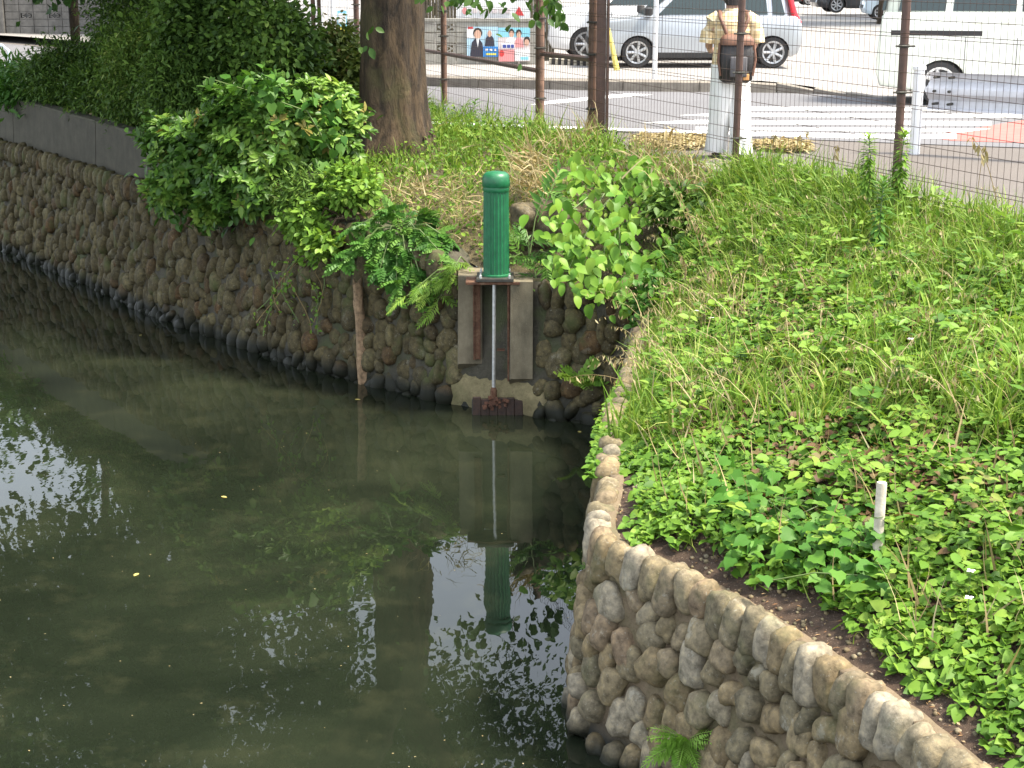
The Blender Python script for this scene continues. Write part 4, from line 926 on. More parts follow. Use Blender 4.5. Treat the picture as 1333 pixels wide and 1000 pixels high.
for k in range(14):
    q = s0 + (s1 - s0) * (k + .5) / 14; MB().box((q[0], q[1] - .3, LZ + .06), ((s1[0] - s0[0]) / 28 - .001, .07, .06), None, .01).build('stripe', M['black'] if k % 2 else M['palewood'], ws)
# far street wall at the upper corner beyond the bushes
DY = float(gz(40, 44, LZ)[1])
dw = thing('block_wall', 'dark weathered garden wall with slotted openings beyond the leafy bank', 'wall', (float(gy(40, 44, DY)[0]), DY, LZ))
xa_, xb_ = float(gy(8, 30, DY)[0]), float(gy(260, 30, DY)[0])
for r_ in range(5):
    n_ = int((xb_ - xa_) / .4)
    for c_ in range(n_):
        o = link(bpy.data.objects.new('block', (bmo if (r_ == 2 and c_ % 2) else bmf))); attach(o, dw)
        o.matrix_basis = Matrix.Translation((xa_ + .2 + .4 * c_, DY, LZ + .1 + .2 * r_)); o.material_slots[0].link = 'OBJECT'; o.material_slots[0].material = M['darkblock']
MB().box((xa_ - .22, DY, LZ + 1.0), (.2, .16, 1.0), None, .01).build('gate_pillar', M['darkblock'], dw)
for k in range(26): MB().tube([(xa_ + .3 + .13 * k, DY, LZ + .98), (xa_ + .3 + .13 * k, DY, LZ + 1.7)], .014, 6).build('railing_bar', simple('green_iron', (.10, .12, .06)) if k == 0 else bpy.data.materials['green_iron'], dw)
MB().box((xa_ - .9, DY + 2.5, LZ + 2), (6, .2, 2.2)).build('house_wall', M['darkblock'], dw)
hp = gz(4, 82, SZ); hb_ = thing('hoop_barrier', 'pale blue steel hoop barrier beyond the parapet', 'barrier', tuple(hp))
MB().tube([hp + np.array((-.7, 0, 0)), hp + np.array((-.7, 0, .25)), hp + np.array((-.55, 0, .36)), hp + np.array((.0, 0, .36)), hp + np.array((.13, 0, .25)), hp + np.array((.14, 0, 0))], .03, 10).build('hoop', simple('pale_blue_steel', (.45, .55, .60), .4), hb_, 50)

# ------------------------------------------------------------------ trees
def tree_limbs(base, h, r0, limbs, seed, flare=1.35, lean=(0, 0)):
    r = np.random.default_rng(seed); b = MB(); R = []; n = 40
    for i in range(22):
        f = i / 21; z = -.35 + (h + .35) * f; fl = 1 + (flare - 1) * math.exp(-max(0, z) / .28); rad = r0 * fl * (1 - .12 * f)
        ring = []
        for j in range(n):
            q = 2 * math.pi * j / n
            k = 1 + .05 * math.sin(3 * q + 1.1) + .035 * math.sin(5 * q + z * .8) + .028 * math.sin(11 * q + .7 * math.sin(z * 2)) * (1 + .5 * math.exp(-z)) + .012 * r.normal()
            ring.append((base[0] + lean[0] * f + rad * k * math.cos(q), base[1] + lean[1] * f + rad * k * math.sin(q), base[2] + z))
        R.append(ring)
    b.rings(R); top = np.array((base[0] + lean[0], base[1] + lean[1], base[2] + h - .2))
    for tip, rl in limbs:
        tip = np.array(tip, float); P = [top, top * .62 + tip * .38 + np.array((0, 0, .35)), top * .3 + tip * .7 + np.array((0, 0, .4)), tip]
        b.tube(P, [rl, rl * .75, rl * .45, rl * .12], 10)
        for k in range(5):
            s_ = P[2] + (P[1] - P[2]) * r.uniform(-1, .9); e = s_ + r.normal(size=3) * np.array((1.1, 1.1, .5)) + np.array((0, 0, .4)); b.tube([s_, (s_ + e) / 2 + np.array((0, 0, .15)), e], [rl * .35, rl * .22, .015], 6)
    return b
def crown_parts(blobs, ncl, per, sd, size, tmpl, seed, shell=.55):
    global rng
    rng = np.random.default_rng(seed); pos, out = [], []
    for (c, r_, wgt) in blobs:
        k = int(ncl * wgt); d = rdir(k); rad = rng.uniform(shell, 1.0, (k, 1)); cl = np.array(c) + d * rad * np.array(r_)
        n = rng.poisson(per, k); idx = np.repeat(np.arange(k), n); p = cl[idx] + rng.normal(size=(len(idx), 3)) * sd
        pos.append(p); out.append(d[idx])
    pos = np.concatenate(pos); out = np.concatenate(out); n = len(pos)
    dr = unit(out * .7 + rng.normal(size=(n, 3)) * .7 + np.array((0, 0, -.25))); nr = unit(np.array((0, 0, .9)) + out * .4 + rng.normal(size=(n, 3)) * .45)
    ti = np.clip(rng.normal(.5, .22, n) + .25 * vnoise(pos * 1.3, seed), 0, .999)
    return (tmpl, pos, dr, nr, size * rng.uniform(.7, 1.25, n), ti)
def tree(name, label, base, h, r0, limbs, blobs, ncl, per, sd, size, seed, mat='canopy', flare=1.35, group=None, lean=(0, 0), extra=None):
    t_ = thing(name, label, 'tree', tuple(base), group)
    tree_limbs(base, h, r0, limbs, seed, flare, lean).build('trunk', M['bark'], t_, 60)
    pr = [crown_parts(blobs, ncl, per, sd, size, QUAD, seed + 7)] + (extra or [])
    scatter('crown', pr, M[mat], t_); return t_
tb = gz(511, 196, 1.88)
# hanging sprays of the cherry that reach into view
def sprays(lst, size, seed):
    r = np.random.default_rng(seed); P, D, N_, S, TI = [], [], [], [], []
    for (x, y, Y, n, sd_) in lst:
        c = gy(x, y, Y)
        for k in range(n):
            p = c + r.normal(size=3) * np.array((sd_, .15, sd_ * .6)); P.append(p); D.append(unit(np.array((r.normal() * .6, r.normal() * .6, -.7)))); N_.append(unit(np.array((r.normal() * .5, -.6 + r.normal() * .4, .6)))); S.append(size * r.uniform(.7, 1.3)); TI.append(r.uniform(.4, 1))
    return (OVAL, np.array(P), np.array(D), np.array(N_), np.array(S), np.array(TI))
cherry = tree('cherry_tree', 'thick rough-barked tree trunk on the grassy bank, its crown arching over the pond', tb, 3.0, .37,
     [((-5.2, 15.5, 8), .2), ((.6, 18.8, 8.4), .16), ((-1.0, 22.5, 8.2), .18), ((-3.6, 14.2, 8.4), .17), ((-4.8, 20.5, 8.6), .18)],
     [((-4.8, 16.4, 7.6), (3.2, 3.8, 2.0), .45), ((-1.3, 20.5, 7.7), (3.3, 3.2, 2.2), .42)], 1150, 58, .27, .115, 31, flare=1.4,
     extra=[sprays([(598, 2, 17.5, 14, .1), (585, -8, 17.4, 20, .15), (630, -6, 17.6, 10, .1), (712, 6, 17.5, 16, .09), (728, 18, 17.4, 9, .06), (705, -10, 17.6, 24, .2), (735, 28, 17.4, 4, .03), (640, -30, 17.6, 50, .5), (480, 38, 18.1, 3, .05), (478, 60, 18.1, 4, .04)], .11, 3)])
tree('bank_tree', 'slim pale trunk rising from the dark bushes on the far bank', gz(97, 60, 2.0) * 0 + np.array((*gy(97, 40, 25.2)[:2], 2.0)), 4.5, .075, [((-9, 24, 8.5), .06), ((-5.5, 26, 8.5), .06)], [((-7.4, 25, 7.4), (3.2, 2.6, 2.8), .6), ((-7.6, 22.2, 6.2), (2.6, 1.6, 1.5), .25)], 560, 46, .24, .15, 41, flare=1.2)
tree('bank_tree', 'dark leafy tree standing behind the big shrub and the parapet', np.array((-4.4, 23.4, 2.0)), 3.6, .12, [((-5.5, 22.5, 7), .08), ((-3.6, 24.5, 7.5), .08)], [((-4.3, 23.2, 6.9), (2.3, 2.0, 3.0), .7), ((-5.6, 21.0, 5.2), (1.6, 1.3, 1.6), .3)], 520, 44, .22, .14, 43, flare=1.2)
tree('bank_tree', 'unseen tree added beside the parapet to shade the dark wall and pond', np.array((-9.6, 17.5, 2.0)), 3.6, .2, [((-6, 13, 8), .14), ((-9, 14, 9), .14), ((-6.5, 17, 8), .12)], [((-6.3, 13.5, 7.8), (3.6, 4.6, 1.6), .7), ((-8.5, 17.0, 8.4), (3.4, 3.4, 1.8), .3)], 900, 44, .34, .15, 47, flare=1.2)  # out of view, added so its crown darkens the far wall and water
for k, (x, y, top, rx_, lab) in enumerate(((-19, 48, 11, 5, 'tall street tree beyond the dark garden wall'), (-11.5, 50, 12.5, 3.6, 'tall street tree beyond the lattice fence'), (-5.6, 47, 14.5, 3.2, 'street tree behind the block wall and banner sign'), (-1.2, 48, 11.4, 2.6, 'low round tree behind the bamboo screen'), (2.3, 46, 12.0, 2.6, 'low tree behind the parked white car'), (6.6, 47, 17.5, 3.2, 'tall street tree behind the silver hatchback'), (13, 58, 17, 4.5, 'tall tree beyond the car park, past the hatchback'), (24, 64, 17, 5, 'tall tree beyond the black sedan'))):
    zc = LZ + (top - LZ) * .62; rz = (top - LZ) * .42
    if x > 4 and y < 50: y = 76
    s_ = 1.0 if y < 60 else 1.6
    tree('street_tree', lab, np.array((x * s_ if y > 70 else x, y, LZ)), (top - LZ) * .4, .16, [((x * (s_ if y > 70 else 1) - 1, y, zc), .1), ((x * (s_ if y > 70 else 1) + 1, y + .5, zc), .1)], [((x * (s_ if y > 70 else 1), y, zc * (1.5 if y > 70 else 1)), (rx_ * s_, rx_ * .8, rz * (1.5 if y > 70 else 1)), 1.0)], 420, 30, .55 * s_, .36 * s_, 60 + k, flare=1.2)

# ------------------------------------------------------------------ shrubs on the bank
def bush(name, label, cat, blobs, ncl, per, sd, size, mat, seed, tmpl=OVAL, base=None, group=None, shell=.5, stems=6, anchor=None):
    c0 = np.array(blobs[0][0]); base = np.array((c0[0], c0[1], c0[2] - blobs[0][1][2])) if base is None else np.array(base)
    t_ = thing(name, label, cat, tuple(base), group)
    scatter('crown', [crown_parts(blobs, ncl, per, sd, size, tmpl, seed, shell)], M[mat], t_)
    r = np.random.default_rng(seed); b = MB()
    for k in range(stems):
        bl = blobs[k % len(blobs)]; e = np.array(bl[0]) + r.normal(size=3) * np.array(bl[1]) * .4; m_ = (base + e) / 2 + r.normal(size=3) * .08
        b.tube([base + r.normal(size=3) * np.array((.1, .06, 0)) - np.array((0, 0, .1)), m_, e], [.018, .012, .004], 5)
    b.build('stem', M['twig'], t_); return t_
def wy(x): return float(fw.at(np.array([fw.upix(x)]), np.array([0.]))[0][0][1])
def pb(x, y, Y, r_, wgt=1.0): return (tuple(gy(x, y, Y)), r_, wgt)
bush('leafy_weed', 'bright grassy weeds spilling over the far end of the parapet', 'weeds', [pb(40, 118, 23.2, (.5, .3, .12), .25), pb(28, 110, 24.3, (.75, .45, .20), .6), pb(-60, 105, 25.3, (.8, .5, .22), .4)], 260, 24, .12, .16, 'pinn', 71, LANCE)
bush('leafy_bush', 'mid green bush spreading over the parapet below the slim trunk', 'bush', [pb(95, 98, 22.7, (.7, .5, .42), .6), pb(150, 115, 21.5, (.6, .45, .36), .4)], 560, 40, .11, .085, 'dark', 72, LANCE)
bush('leafy_bush', 'dark bush with fine leaves between the parapet and the big bright shrub', 'bush', [pb(195, 100, 20.4, (.7, .5, .7), .5), pb(240, 115, 19.2, (.5, .4, .45), .5)], 560, 38, .11, .08, 'dark', 73, LANCE)
bush('dark_shrub', 'tall nearly black evergreen shrub behind the bright overhanging shrub', 'shrub', [pb(290, 45, 19.6, (.95, .6, .9), .5), pb(350, 75, 19.0, (.55, .5, .62), .4)], 620, 38, .12, .085, 'dark', 74)
bush('dark_shrub', 'tall dark shrub with thin gaps beside the slim pale trunk', 'shrub', [pb(205, 25, 21.5, (1.05, .6, .75), .5), pb(165, 45, 22.5, (.45, .4, .5), .25), pb(250, -20, 21.8, (1.2, .6, .8), .4)], 430, 38, .11, .085, 'dark', 75, LANCE)
bush('hedge', 'clipped yellowish hedge with bare twigs beside the tree trunk', 'hedge', [pb(432, 85, 20.6, (.42, .35, .5), .7), pb(455, 105, 20.2, (.2, .25, .42), .3)], 330, 28, .09, .07, 'hedge', 76, stems=26)
def dimmed(t_): return t_[:5] + (t_[5] * .3,)            # inner leaves darkened, shade inside the shrub put into their colour
# big shrub with leaf rosettes
def rosettes(blobs, n, leaf, seed, mat, per=8):
    global rng
    rng = np.random.default_rng(seed); P, D, N_, S, TI = [], [], [], [], []
    for c, r_, wgt in blobs:
        k = int(n * wgt); d = rdir(k, .12); d[:, 1] = np.where(rng.random(k) < .65, -np.abs(d[:, 1]), d[:, 1]); rad = rng.uniform(.6, 1.0, (k, 1)) * (1 + .38 * np.clip(vnoise(d * 3.2 + np.array(c) * 3, seed + 3), -.4, 1))[:, None]; cl = np.array(c) + d * rad * np.array(r_)
        ax = unit(d * .8 + np.array((0, -.1, .75)) + rng.normal(size=(k, 3)) * .25); tone = np.clip(.45 + .3 * vnoise(cl * 2.2, seed) + .16 * rng.normal(size=k), .02, .97)
        young = rng.random(k) < .03
        for j in range(per):
            rv = rng.normal(size=(k, 3)); side_ = unit(np.cross(ax, rv)); lift = rng.uniform(.05, .75, (k, 1))
            dr = unit(side_ + ax * lift); P.append(cl + dr * .01); D.append(dr); N_.append(unit(ax + side_ * -.2)); S.append(leaf * rng.uniform(.75, 1.2, k)); TI.append(np.where(young, .985, np.clip(tone + .08 * rng.normal(size=k), 0, .96)))
    return (OVAL_NARROW, np.concatenate(P), np.concatenate(D), np.concatenate(N_), np.concatenate(S), np.concatenate(TI))
sb = [pb(345, 165, 16.75, (.78, .55, .50), .42), pb(268, 205, 17.2, (.52, .5, .45), .22), pb(330, 235, 16.55, (.52, .45, .36), .2), pb(430, 165, 16.9, (.36, .4, .5), .16), pb(222, 245, 17.0, (.26, .25, .2), .06), pb(272, 275, 16.75, (.16, .16, .14), .035), pb(215, 180, 17.6, (.25, .25, .25), .05)]
shr = thing('overhanging_shrub', 'big bright shrub with whorled leaves spilling over the parapet and wall', 'shrub', (-2.7, 17.2, 1.7))
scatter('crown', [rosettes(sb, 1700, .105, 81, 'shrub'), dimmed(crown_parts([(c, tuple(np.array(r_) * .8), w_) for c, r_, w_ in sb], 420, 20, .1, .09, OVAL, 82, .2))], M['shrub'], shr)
b = MB(); r = np.random.default_rng(5)
for k in range(22):
    c, r_, w_ = sb[k % len(sb)]; e = np.array(c) + r.normal(size=3) * np.array(r_) * .45; s0_ = np.array((-2.7, 17.3, 1.75)); b.tube([s0_, (s0_ + e) / 2 + np.array((0, -.05, .12)), e], [.022, .014, .005], 6)
b.build('stem', M['twig'], shr)
vn = thing('broad_leaf_vine', 'round pale leaves of a vine climbing over the big whorled shrub', 'vine', (-2.6, 16.6, 2.2))
cp_ = crown_parts([pb(330, 118, 16.35, (.42, .2, .14), .5), pb(410, 150, 16.25, (.2, .15, .2), .3), pb(425, 185, 16.2, (.12, .12, .12), .2)], 60, 3, .08, .11, HEART, 83); VL_ = (HEART, cp_[1:5])
MB().tube([gy(265, 100, 16.5), gy(330, 120, 16.35), gy(400, 145, 16.25), gy(430, 195, 16.2)], .006, 5).build('stem', M['stem'], vn)
bush('small_shrub', 'low yellow green shrub below the trunk, above the mossy wall', 'shrub', [pb(455, 245, 15.7, (.26, .25, .17), .5), pb(400, 285, 15.7, (.22, .2, .2), .35), pb(420, 318, 15.4, (.12, .12, .07), .15)], 190, 16, .06, .075, 'bright', 84)
b84 = bush('small_shrub', 'dark narrow leaved shrub between the big shrub and the low bright one', 'shrub', [pb(400, 255, 15.9, (.3, .25, .28), 1)], 150, 18, .06, .07, 'dark', 85, LANCE)

bush('corner_weed', 'leafy green weeds where the tan wall meets the dark wall below the slabs', 'weeds', [pb(868, 385, 13.2, (.22, .25, .14), .5), pb(850, 405, 13.0, (.14, .2, .08), .2), pb(905, 345, 13.6, (.22, .3, .2), .3)], 150, 14, .06, .07, 'pinn', 86)
bush('corner_weed', 'dark leaved weeds above the grey slabs beside the knotweed', 'weeds', [pb(880, 270, 14.3, (.25, .25, .12), .6), pb(912, 300, 14.0, (.16, .2, .15), .4)], 110, 14, .06, .08, 'dark', 87)
# pinnate plants
def pinnate_plant(name, label, cat, base, tips, T, size, mat, seed, per=6):
    r = np.random.default_rng(seed); t_ = thing(name, label, cat, tuple(base)); P, D, N_, S, TI = [], [], [], [], []; b = MB(); base = np.array(base)
    for tp in tips:
        tp = np.array(tp); m_ = (base + tp) / 2 + np.array((0, -.03, .10)); b.tube([base, m_, tp], [.010, .007, .004], 5)
        for k in range(per):
            f = r.uniform(.35, 1.0); q = (1 - f) ** 2 * base + 2 * f * (1 - f) * m_ + f * f * tp; out = unit(tp - base)
            P.append(q); D.append(unit(out * .5 + r.normal(size=3) * np.array((.8, .5, .35)) + np.array((0, -.35, -.15)))); N_.append(unit(np.array((r.normal() * .3, -.45, .9)))); S.append(size * r.uniform(.7, 1.2)); TI.append(r.uniform(0, 1))
    b.build('stem', M['stem'], t_); TS = PINNS if T is PINN else [T]; A_ = [np.array(q) for q in (P, D, N_, S, TI)]; scatter('crown', [(TT_, *[q[i_::len(TS)] for q in A_]) for i_, TT_ in enumerate(TS)], M[mat], t_); return t_
bs = gy(520, 295, 15.2)
pinnate_plant('hanging_creeper', 'blue green feathery leaved creeper hanging over the wall above the rotten post', 'creeper', bs, [gy(x, y, Y) for x, y, Y in ((440, 345, 14.95), (465, 325, 15.0), (490, 365, 14.8), (515, 395, 14.6), (545, 385, 14.6), (560, 400, 14.5), (500, 320, 15.0), (480, 350, 14.9), (530, 345, 14.8), (575, 330, 14.7), (550, 310, 15.0), (505, 275, 15.3), (560, 280, 15.2), (590, 315, 14.9), (450, 300, 15.2))], PINN, .16, 'pinn', 91, 24)
pinnate_plant('hanging_creeper', 'light green willow leaved weed leaning down beside the stone by the sluice', 'creeper', gy(610, 345, 14.7), [gy(x, y, 14.45) for x, y in ((530, 385), (545, 395), (560, 410), (580, 365), (590, 350), (555, 372))], PINN2, .2, 'bright', 92, 8)
pinnate_plant('fern_plant', 'fern with upright feathery frond beside the green post', 'fern', gy(690, 350, 14.45), [gy(x, y, Y) for x, y, Y in ((668, 335, 14.3), (715, 330, 14.3), (685, 300, 14.5), (720, 345, 14.25), (700, 372, 14.2), (730, 370, 14.2))], PINN2, .27, 'fern' if False else 'pinn', 93, 5)
for lab, (x, y, x2, y2) in (('tall feathery compound leaf standing beside the boulder and green post', (690, 330, 712, 240)),):
    a, b2 = gy(x, y, 14.6), gy(x2, y2, 14.75); t_ = thing('pinnate_sapling', lab, 'sapling', tuple(a)); MB().tube([a, (a + b2) / 2 + np.array((-.03, 0, 0)), b2], [.008, .006, .003], 5).build('stem', M['stem'], t_)
    scatter('leaf', [(PINN2, np.array([a * .55 + b2 * .45]), np.array([unit(b2 - a) + np.array((.15, -.1, 0))]), np.array([(0, -1, .35)]), np.array([.55]), np.array([.6])), (PINN2, np.array([b2 * .9 + a * .1]), np.array([(1, -.3, -.35)]), np.array([(.2, -.7, .7)]), np.array([.3]), np.array([.9]))], M['pinn'], t_)

# broad leaved knotweed: every leaf a part
def single_leaf(T, mat, name='leaf'):
    me = smooth(mesh_np(name, T[0], T[1], np.zeros(len(T[0])))); me.materials.append(mat); return me
def subdiv_leaf(n=7):                              # rounder oval leaf with a folded midrib
    V = []; Fc = []
    for i in range(n + 1):
        f = i / n; wd = .36 * math.sin(math.pi * min(1, f * .96 + .03)) ** .62 * (1.12 - .45 * f); z = -.28 * f * f
        V += [(-wd, f, z + .10 * wd), (0, f, z - .03), (wd, f, z + .10 * wd)]
    for i in range(n):
        a = 3 * i; Fc += [(a, a + 1, a + 4), (a, a + 4, a + 3), (a + 1, a + 2, a + 5), (a + 1, a + 5, a + 4)]
    return T_(V, Fc)
M['vine_each'] = leafmat('vine_leaf_each', [(0, (.04, .12, .018)), (1, (.10, .21, .035))]); KL_ = single_leaf(subdiv_leaf(), M['knot']); IV_ = single_leaf(IVY, M['ivy'])
def place_leaves(t_, me, P, D, N_, S):
    R = frames(np.array(D), np.array(N_))
    for p, rm, s_ in zip(P, R, S):
        o = link(bpy.data.objects.new('leaf', me)); attach(o, t_); m = Matrix.Identity(4)
        for i in range(3):
            for j in range(3): m[i][j] = rm[i][j] * s_
            m[i][3] = p[i]
        o.matrix_basis = m
place_leaves(vn, single_leaf(HEART, M['vine_each']), *VL_[1])
kw = thing('knotweed_plant', 'bright knotweed with big round leaves hanging over the wall beside the sluice gate', 'plant', tuple(gy(790, 270, 15.0)))
r = np.random.default_rng(17); P, D, N_, S = [], [], [], []; b = MB(); root = gy(800, 250, 15.3)
outl = [((745, 225), 20), ((790, 240), 28), ((835, 215), 22), ((845, 235), 22), ((770, 280), 40), ((810, 290), 40), ((760, 330), 38), ((800, 335), 42), ((825, 320), 34), ((740, 350), 26), ((780, 370), 30), ((830, 350), 26), ((810, 375), 20), ((725, 290), 22)]
for (x, y), s_ in outl:
    Y = 15.2 - (y - 205) / 150 * 1.5; e = gy(x, y, Y); b.tube([root, (root + e) / 2 + np.array((0, -.1, .1)), e], [.009, .007, .004], 5)
    for k in range(int(s_ * 1.05)):
        xx, yy = x + r.normal() * s_ * .62, y + r.normal() * s_ * .55; q = gy(xx, yy, Y - .05 + r.normal() * .09); P.append(q)
        D.append(unit(np.array((r.normal() * .7, -.55 + .3 * r.normal(), -.55 + .3 * r.normal())))); N_.append(unit(np.array((r.normal() * .3, -.55, .85)))); S.append(r.uniform(.08, .145))
b.build('stem', M['stem'], kw); place_leaves(kw, KL_, P, D, N_, S)

# boulders and split slabs on the bank
def boulder(label, px, Y, rad, seed, mat='stone_far', name='boulder', flat=None):
    me = stone_variant(seed, 3); me.materials.append(M[mat]); o = link(bpy.data.objects.new(name, me)); c = gy(*px, Y)
    o.location = tuple(c); o.scale = rad; o.rotation_euler = flat or (0.2, .1, seed); tagit(o, label, 'rock'); return o
M['boulder'] = stonemat('boulder_stone', [(0, (.10, .082, .05)), (1, (.13, .105, .066))], moss=.4)
boulder('large brown boulder behind the fern beside the green post', (712, 292), 14.95, (.27, .22, .21), 301, 'boulder')
boulder('smaller grey boulder under the straw tuft by the green post', (683, 283), 14.8, (.13, .13, .12), 302, 'boulder')
boulder('rounded tan stone on the wall top above the rotten post', (472, 306), 15.55, (.13, .12, .10), 303)
boulder('round grey stone at the wall top beside the concrete pier', (581, 378), 14.62, (.12, .1, .11), 304)
boulder('dark stone under the low yellow green shrub', (440, 300), 15.8, (.15, .13, .10), 305)
for k, (x0, y0, x1, y1, lab) in enumerate(((846, 330, 880, 285, 'grey split wood slab leaning by the knotweed, uppermost'), (838, 352, 866, 318, 'grey split wood slab below the uppermost slab by the knotweed'), (826, 392, 846, 352, 'grey split wood slab low on the wall under the knotweed'))):
    a, b2 = gy(x0, y0, 14.35), gy(x1, y1, 14.5); d = b2 - a; L = np.linalg.norm(d); m = frames(np.array([d]), np.array([(.3, -.8, .5)]))[0]; mm = Matrix.Identity(4)
    for i in range(3):
        for j in range(3): mm[i][j] = m[i][j]
        mm[i][3] = a[i]
    V = []; r = np.random.default_rng(k)
    for f in np.linspace(0, 1, 7):
        wd = .07 * (1 - .55 * abs(f - .45)) + .012 * r.normal(); V += [(-wd, f * L, -.012), (wd, f * L, -.012), (wd, f * L, .012 + .006 * r.normal()), (-wd, f * L, .012 + .006 * r.normal())]
    V = [(mm @ Vector(v))[:] for v in V]
    tagit(pyd('wood_slab', V, [(0, 1, 2, 3), (27, 26, 25, 24)] + [(4 * i + j, 4 * i + 4 + j, 4 * i + 4 + (j + 1) % 4, 4 * i + (j + 1) % 4) for i in range(6) for j in range(4)], M['oldwood']), lab, 'wood slab')

# ------------------------------------------------------------------ grass, ground cover
rng = np.random.default_rng(99)
def on_strip(strip, n, a=(0, 1), t=(0, 1)):
    aa = rng.uniform(*a, n); tt = rng.uniform(*t, n); return strip.p(aa, tt), aa, tt
def px_of(p):
    dep = p[:, 1] * math.cos(PITCH) + (CAMH - p[:, 2]) * math.sin(PITCH); dn = (CAMH - p[:, 2]) * math.cos(PITCH) - p[:, 1] * math.sin(PITCH)
    return 666.5 + FPX * p[:, 0] / dep, 500 + FPX * dn / dep
def grass_parts(p, L, lean=.45, tint=(0, .9), clump=None):
    n = len(p); d = unit(np.column_stack([rng.normal(size=n) * lean, rng.normal(size=n) * lean, np.ones(n)])); nr = unit(np.column_stack([rng.normal(size=n), rng.normal(size=n), np.full(n, .1)]))
    out = []; k = rng.integers(0, 3, n); Ls = L * rng.uniform(.55, 1.3, n); ti = rng.uniform(*tint, n)
    for i in range(3):
        s_ = k == i; out.append((BLADES[i], p[s_], d[s_], nr[s_], Ls[s_], ti[s_]))
    return out
p, aa, tt = on_strip(bank, 22000, (.28, 1), (.02, 1)); x, y = px_of(p)
keep = (x > 150) & (x < 980) & (vnoise(p[:, :2] * 2.5, 3) + .6 * vnoise(p[:, :2] * 6, 4) > -.35) & ~((abs(p[:, 0] - tb[0]) < .34) & (abs(p[:, 1] - tb[1]) < .34)); p = p[keep]
Lg = .11 + .2 * np.clip((p[:, 1] - 14.8) / 3, 0, 1) + .13 * vnoise(p[:, :2] * 3.1, 12)
g1 = scatter('bank_grass', grass_parts(p, Lg.clip(.07), .5, (.05, .9)), M['grass'], None, 'stuff'); tagit(g1, 'rough green grass on the bank between the wall and the fence', 'grass')
p, aa, tt = on_strip(bank, 15000, (.35, .98), (.01, .9)); x, y = px_of(p); keep = (x > 380) & (vnoise(p[:, :2] * 1.9, 31) > -.35); p = p[keep]; n = len(p)
bw2 = scatter('bank_weeds', [(OVAL, p + np.column_stack([np.zeros(n), np.zeros(n), rng.uniform(.01, .22, n)]), rdir(n), unit(rdir(n) * .6 + np.array((0, -.2, 1))), .05 * rng.uniform(.6, 1.3, n), rng.uniform(0, .92, n))], M['cover'], None, 'stuff'); tagit(bw2, 'small leafy weeds covering the lower bank', 'weeds')
def straw_at(lst, n, L, lean, seed_dir=(0, 0, 0)):
    P = []; 
    for (x, y, Y, sx, sy) in lst: P.append(np.array([gy(x + rng.normal() * sx, y + rng.normal() * sy, Y + rng.normal() * .15) for _ in range(n)]))
    P = np.concatenate(P); k = len(P); d = unit(np.column_stack([rng.normal(size=k) * lean, rng.normal(size=k) * lean, np.ones(k)]) + np.array(seed_dir)); nr = unit(rng.normal(size=(k, 3))); ti = rng.uniform(0, 1, k); q = rng.integers(0, 3, k)
    return [(BLADES[i], P[q == i], d[q == i], nr[q == i], (L * rng.uniform(.6, 1.3, k))[q == i], ti[q == i]) for i in range(3)]
for nm, lab, lst, n, L, ln, sdir in (('straw_tuft', 'dry straw tuft bending down behind the green post', [(690, 240, 15.4, 12, 12), (700, 215, 15.8, 12, 10)], 100, .38, .5, (-.5, -.6, -.5)),
     ('straw_tuft', 'dry straw standing at the foot of the double steel fence post', [(762, 185, 18.0, 9, 6), (740, 200, 17.3, 22, 6)], 80, .36, .35, (0, 0, 0)),
     ('straw_tuft', 'dry straw patch above the knotweed below the walking person', [(880, 225, 15.2, 26, 8), (845, 205, 16, 20, 8), (900, 250, 14.6, 22, 10)], 85, .32, .6, (0, -.2, 0)),
     ('straw_litter', 'flattened dry straw on the bank beside the green post', [(560, 265, 16.0, 40, 18), (600, 280, 15.3, 26, 22), (540, 250, 16.4, 36, 8)], 190, .22, 1.6, (0, 0, -.3))):
    o = scatter(nm, straw_at(lst, n, L, ln, sdir), M['straw'], None, 'stuff'); tagit(o, lab, 'dry grass')
# clippings on the footpath
for lab, x0, x1, y0, y1 in (('yellow mown clippings on the footpath beside the walking person', 825, 935, 174, 196), ('yellow mown clippings on the footpath past the walking person', 985, 1050, 182, 200)):
    P = np.array([gz(rng.uniform(x0, x1), rng.uniform(y0, y1), SZ + rng.uniform(.01, .05)) for _ in range(1500)]); k = len(P); dd = rdir(k); dd[:, 2] *= .15
    cx_, cy_ = gz((x0 + x1) / 2, (y0 + y1) / 2, SZ)[:2]; s_ = ((P[:, 0] - cx_) / (P[:, 0].max() - cx_)) ** 2 + ((P[:, 1] - cy_) / (P[:, 1].max() - cy_)) ** 2 < 1; P, dd = P[s_], dd[s_]; k = len(P)
    o = scatter('grass_clippings', [(LANCE, P, dd, np.tile((0, 0, 1.), (k, 1)), .13 * rng.uniform(.6, 1.2, k), rng.uniform(0, 1, k))], M['straw'], None, 'stuff'); tagit(o, lab, 'clippings')

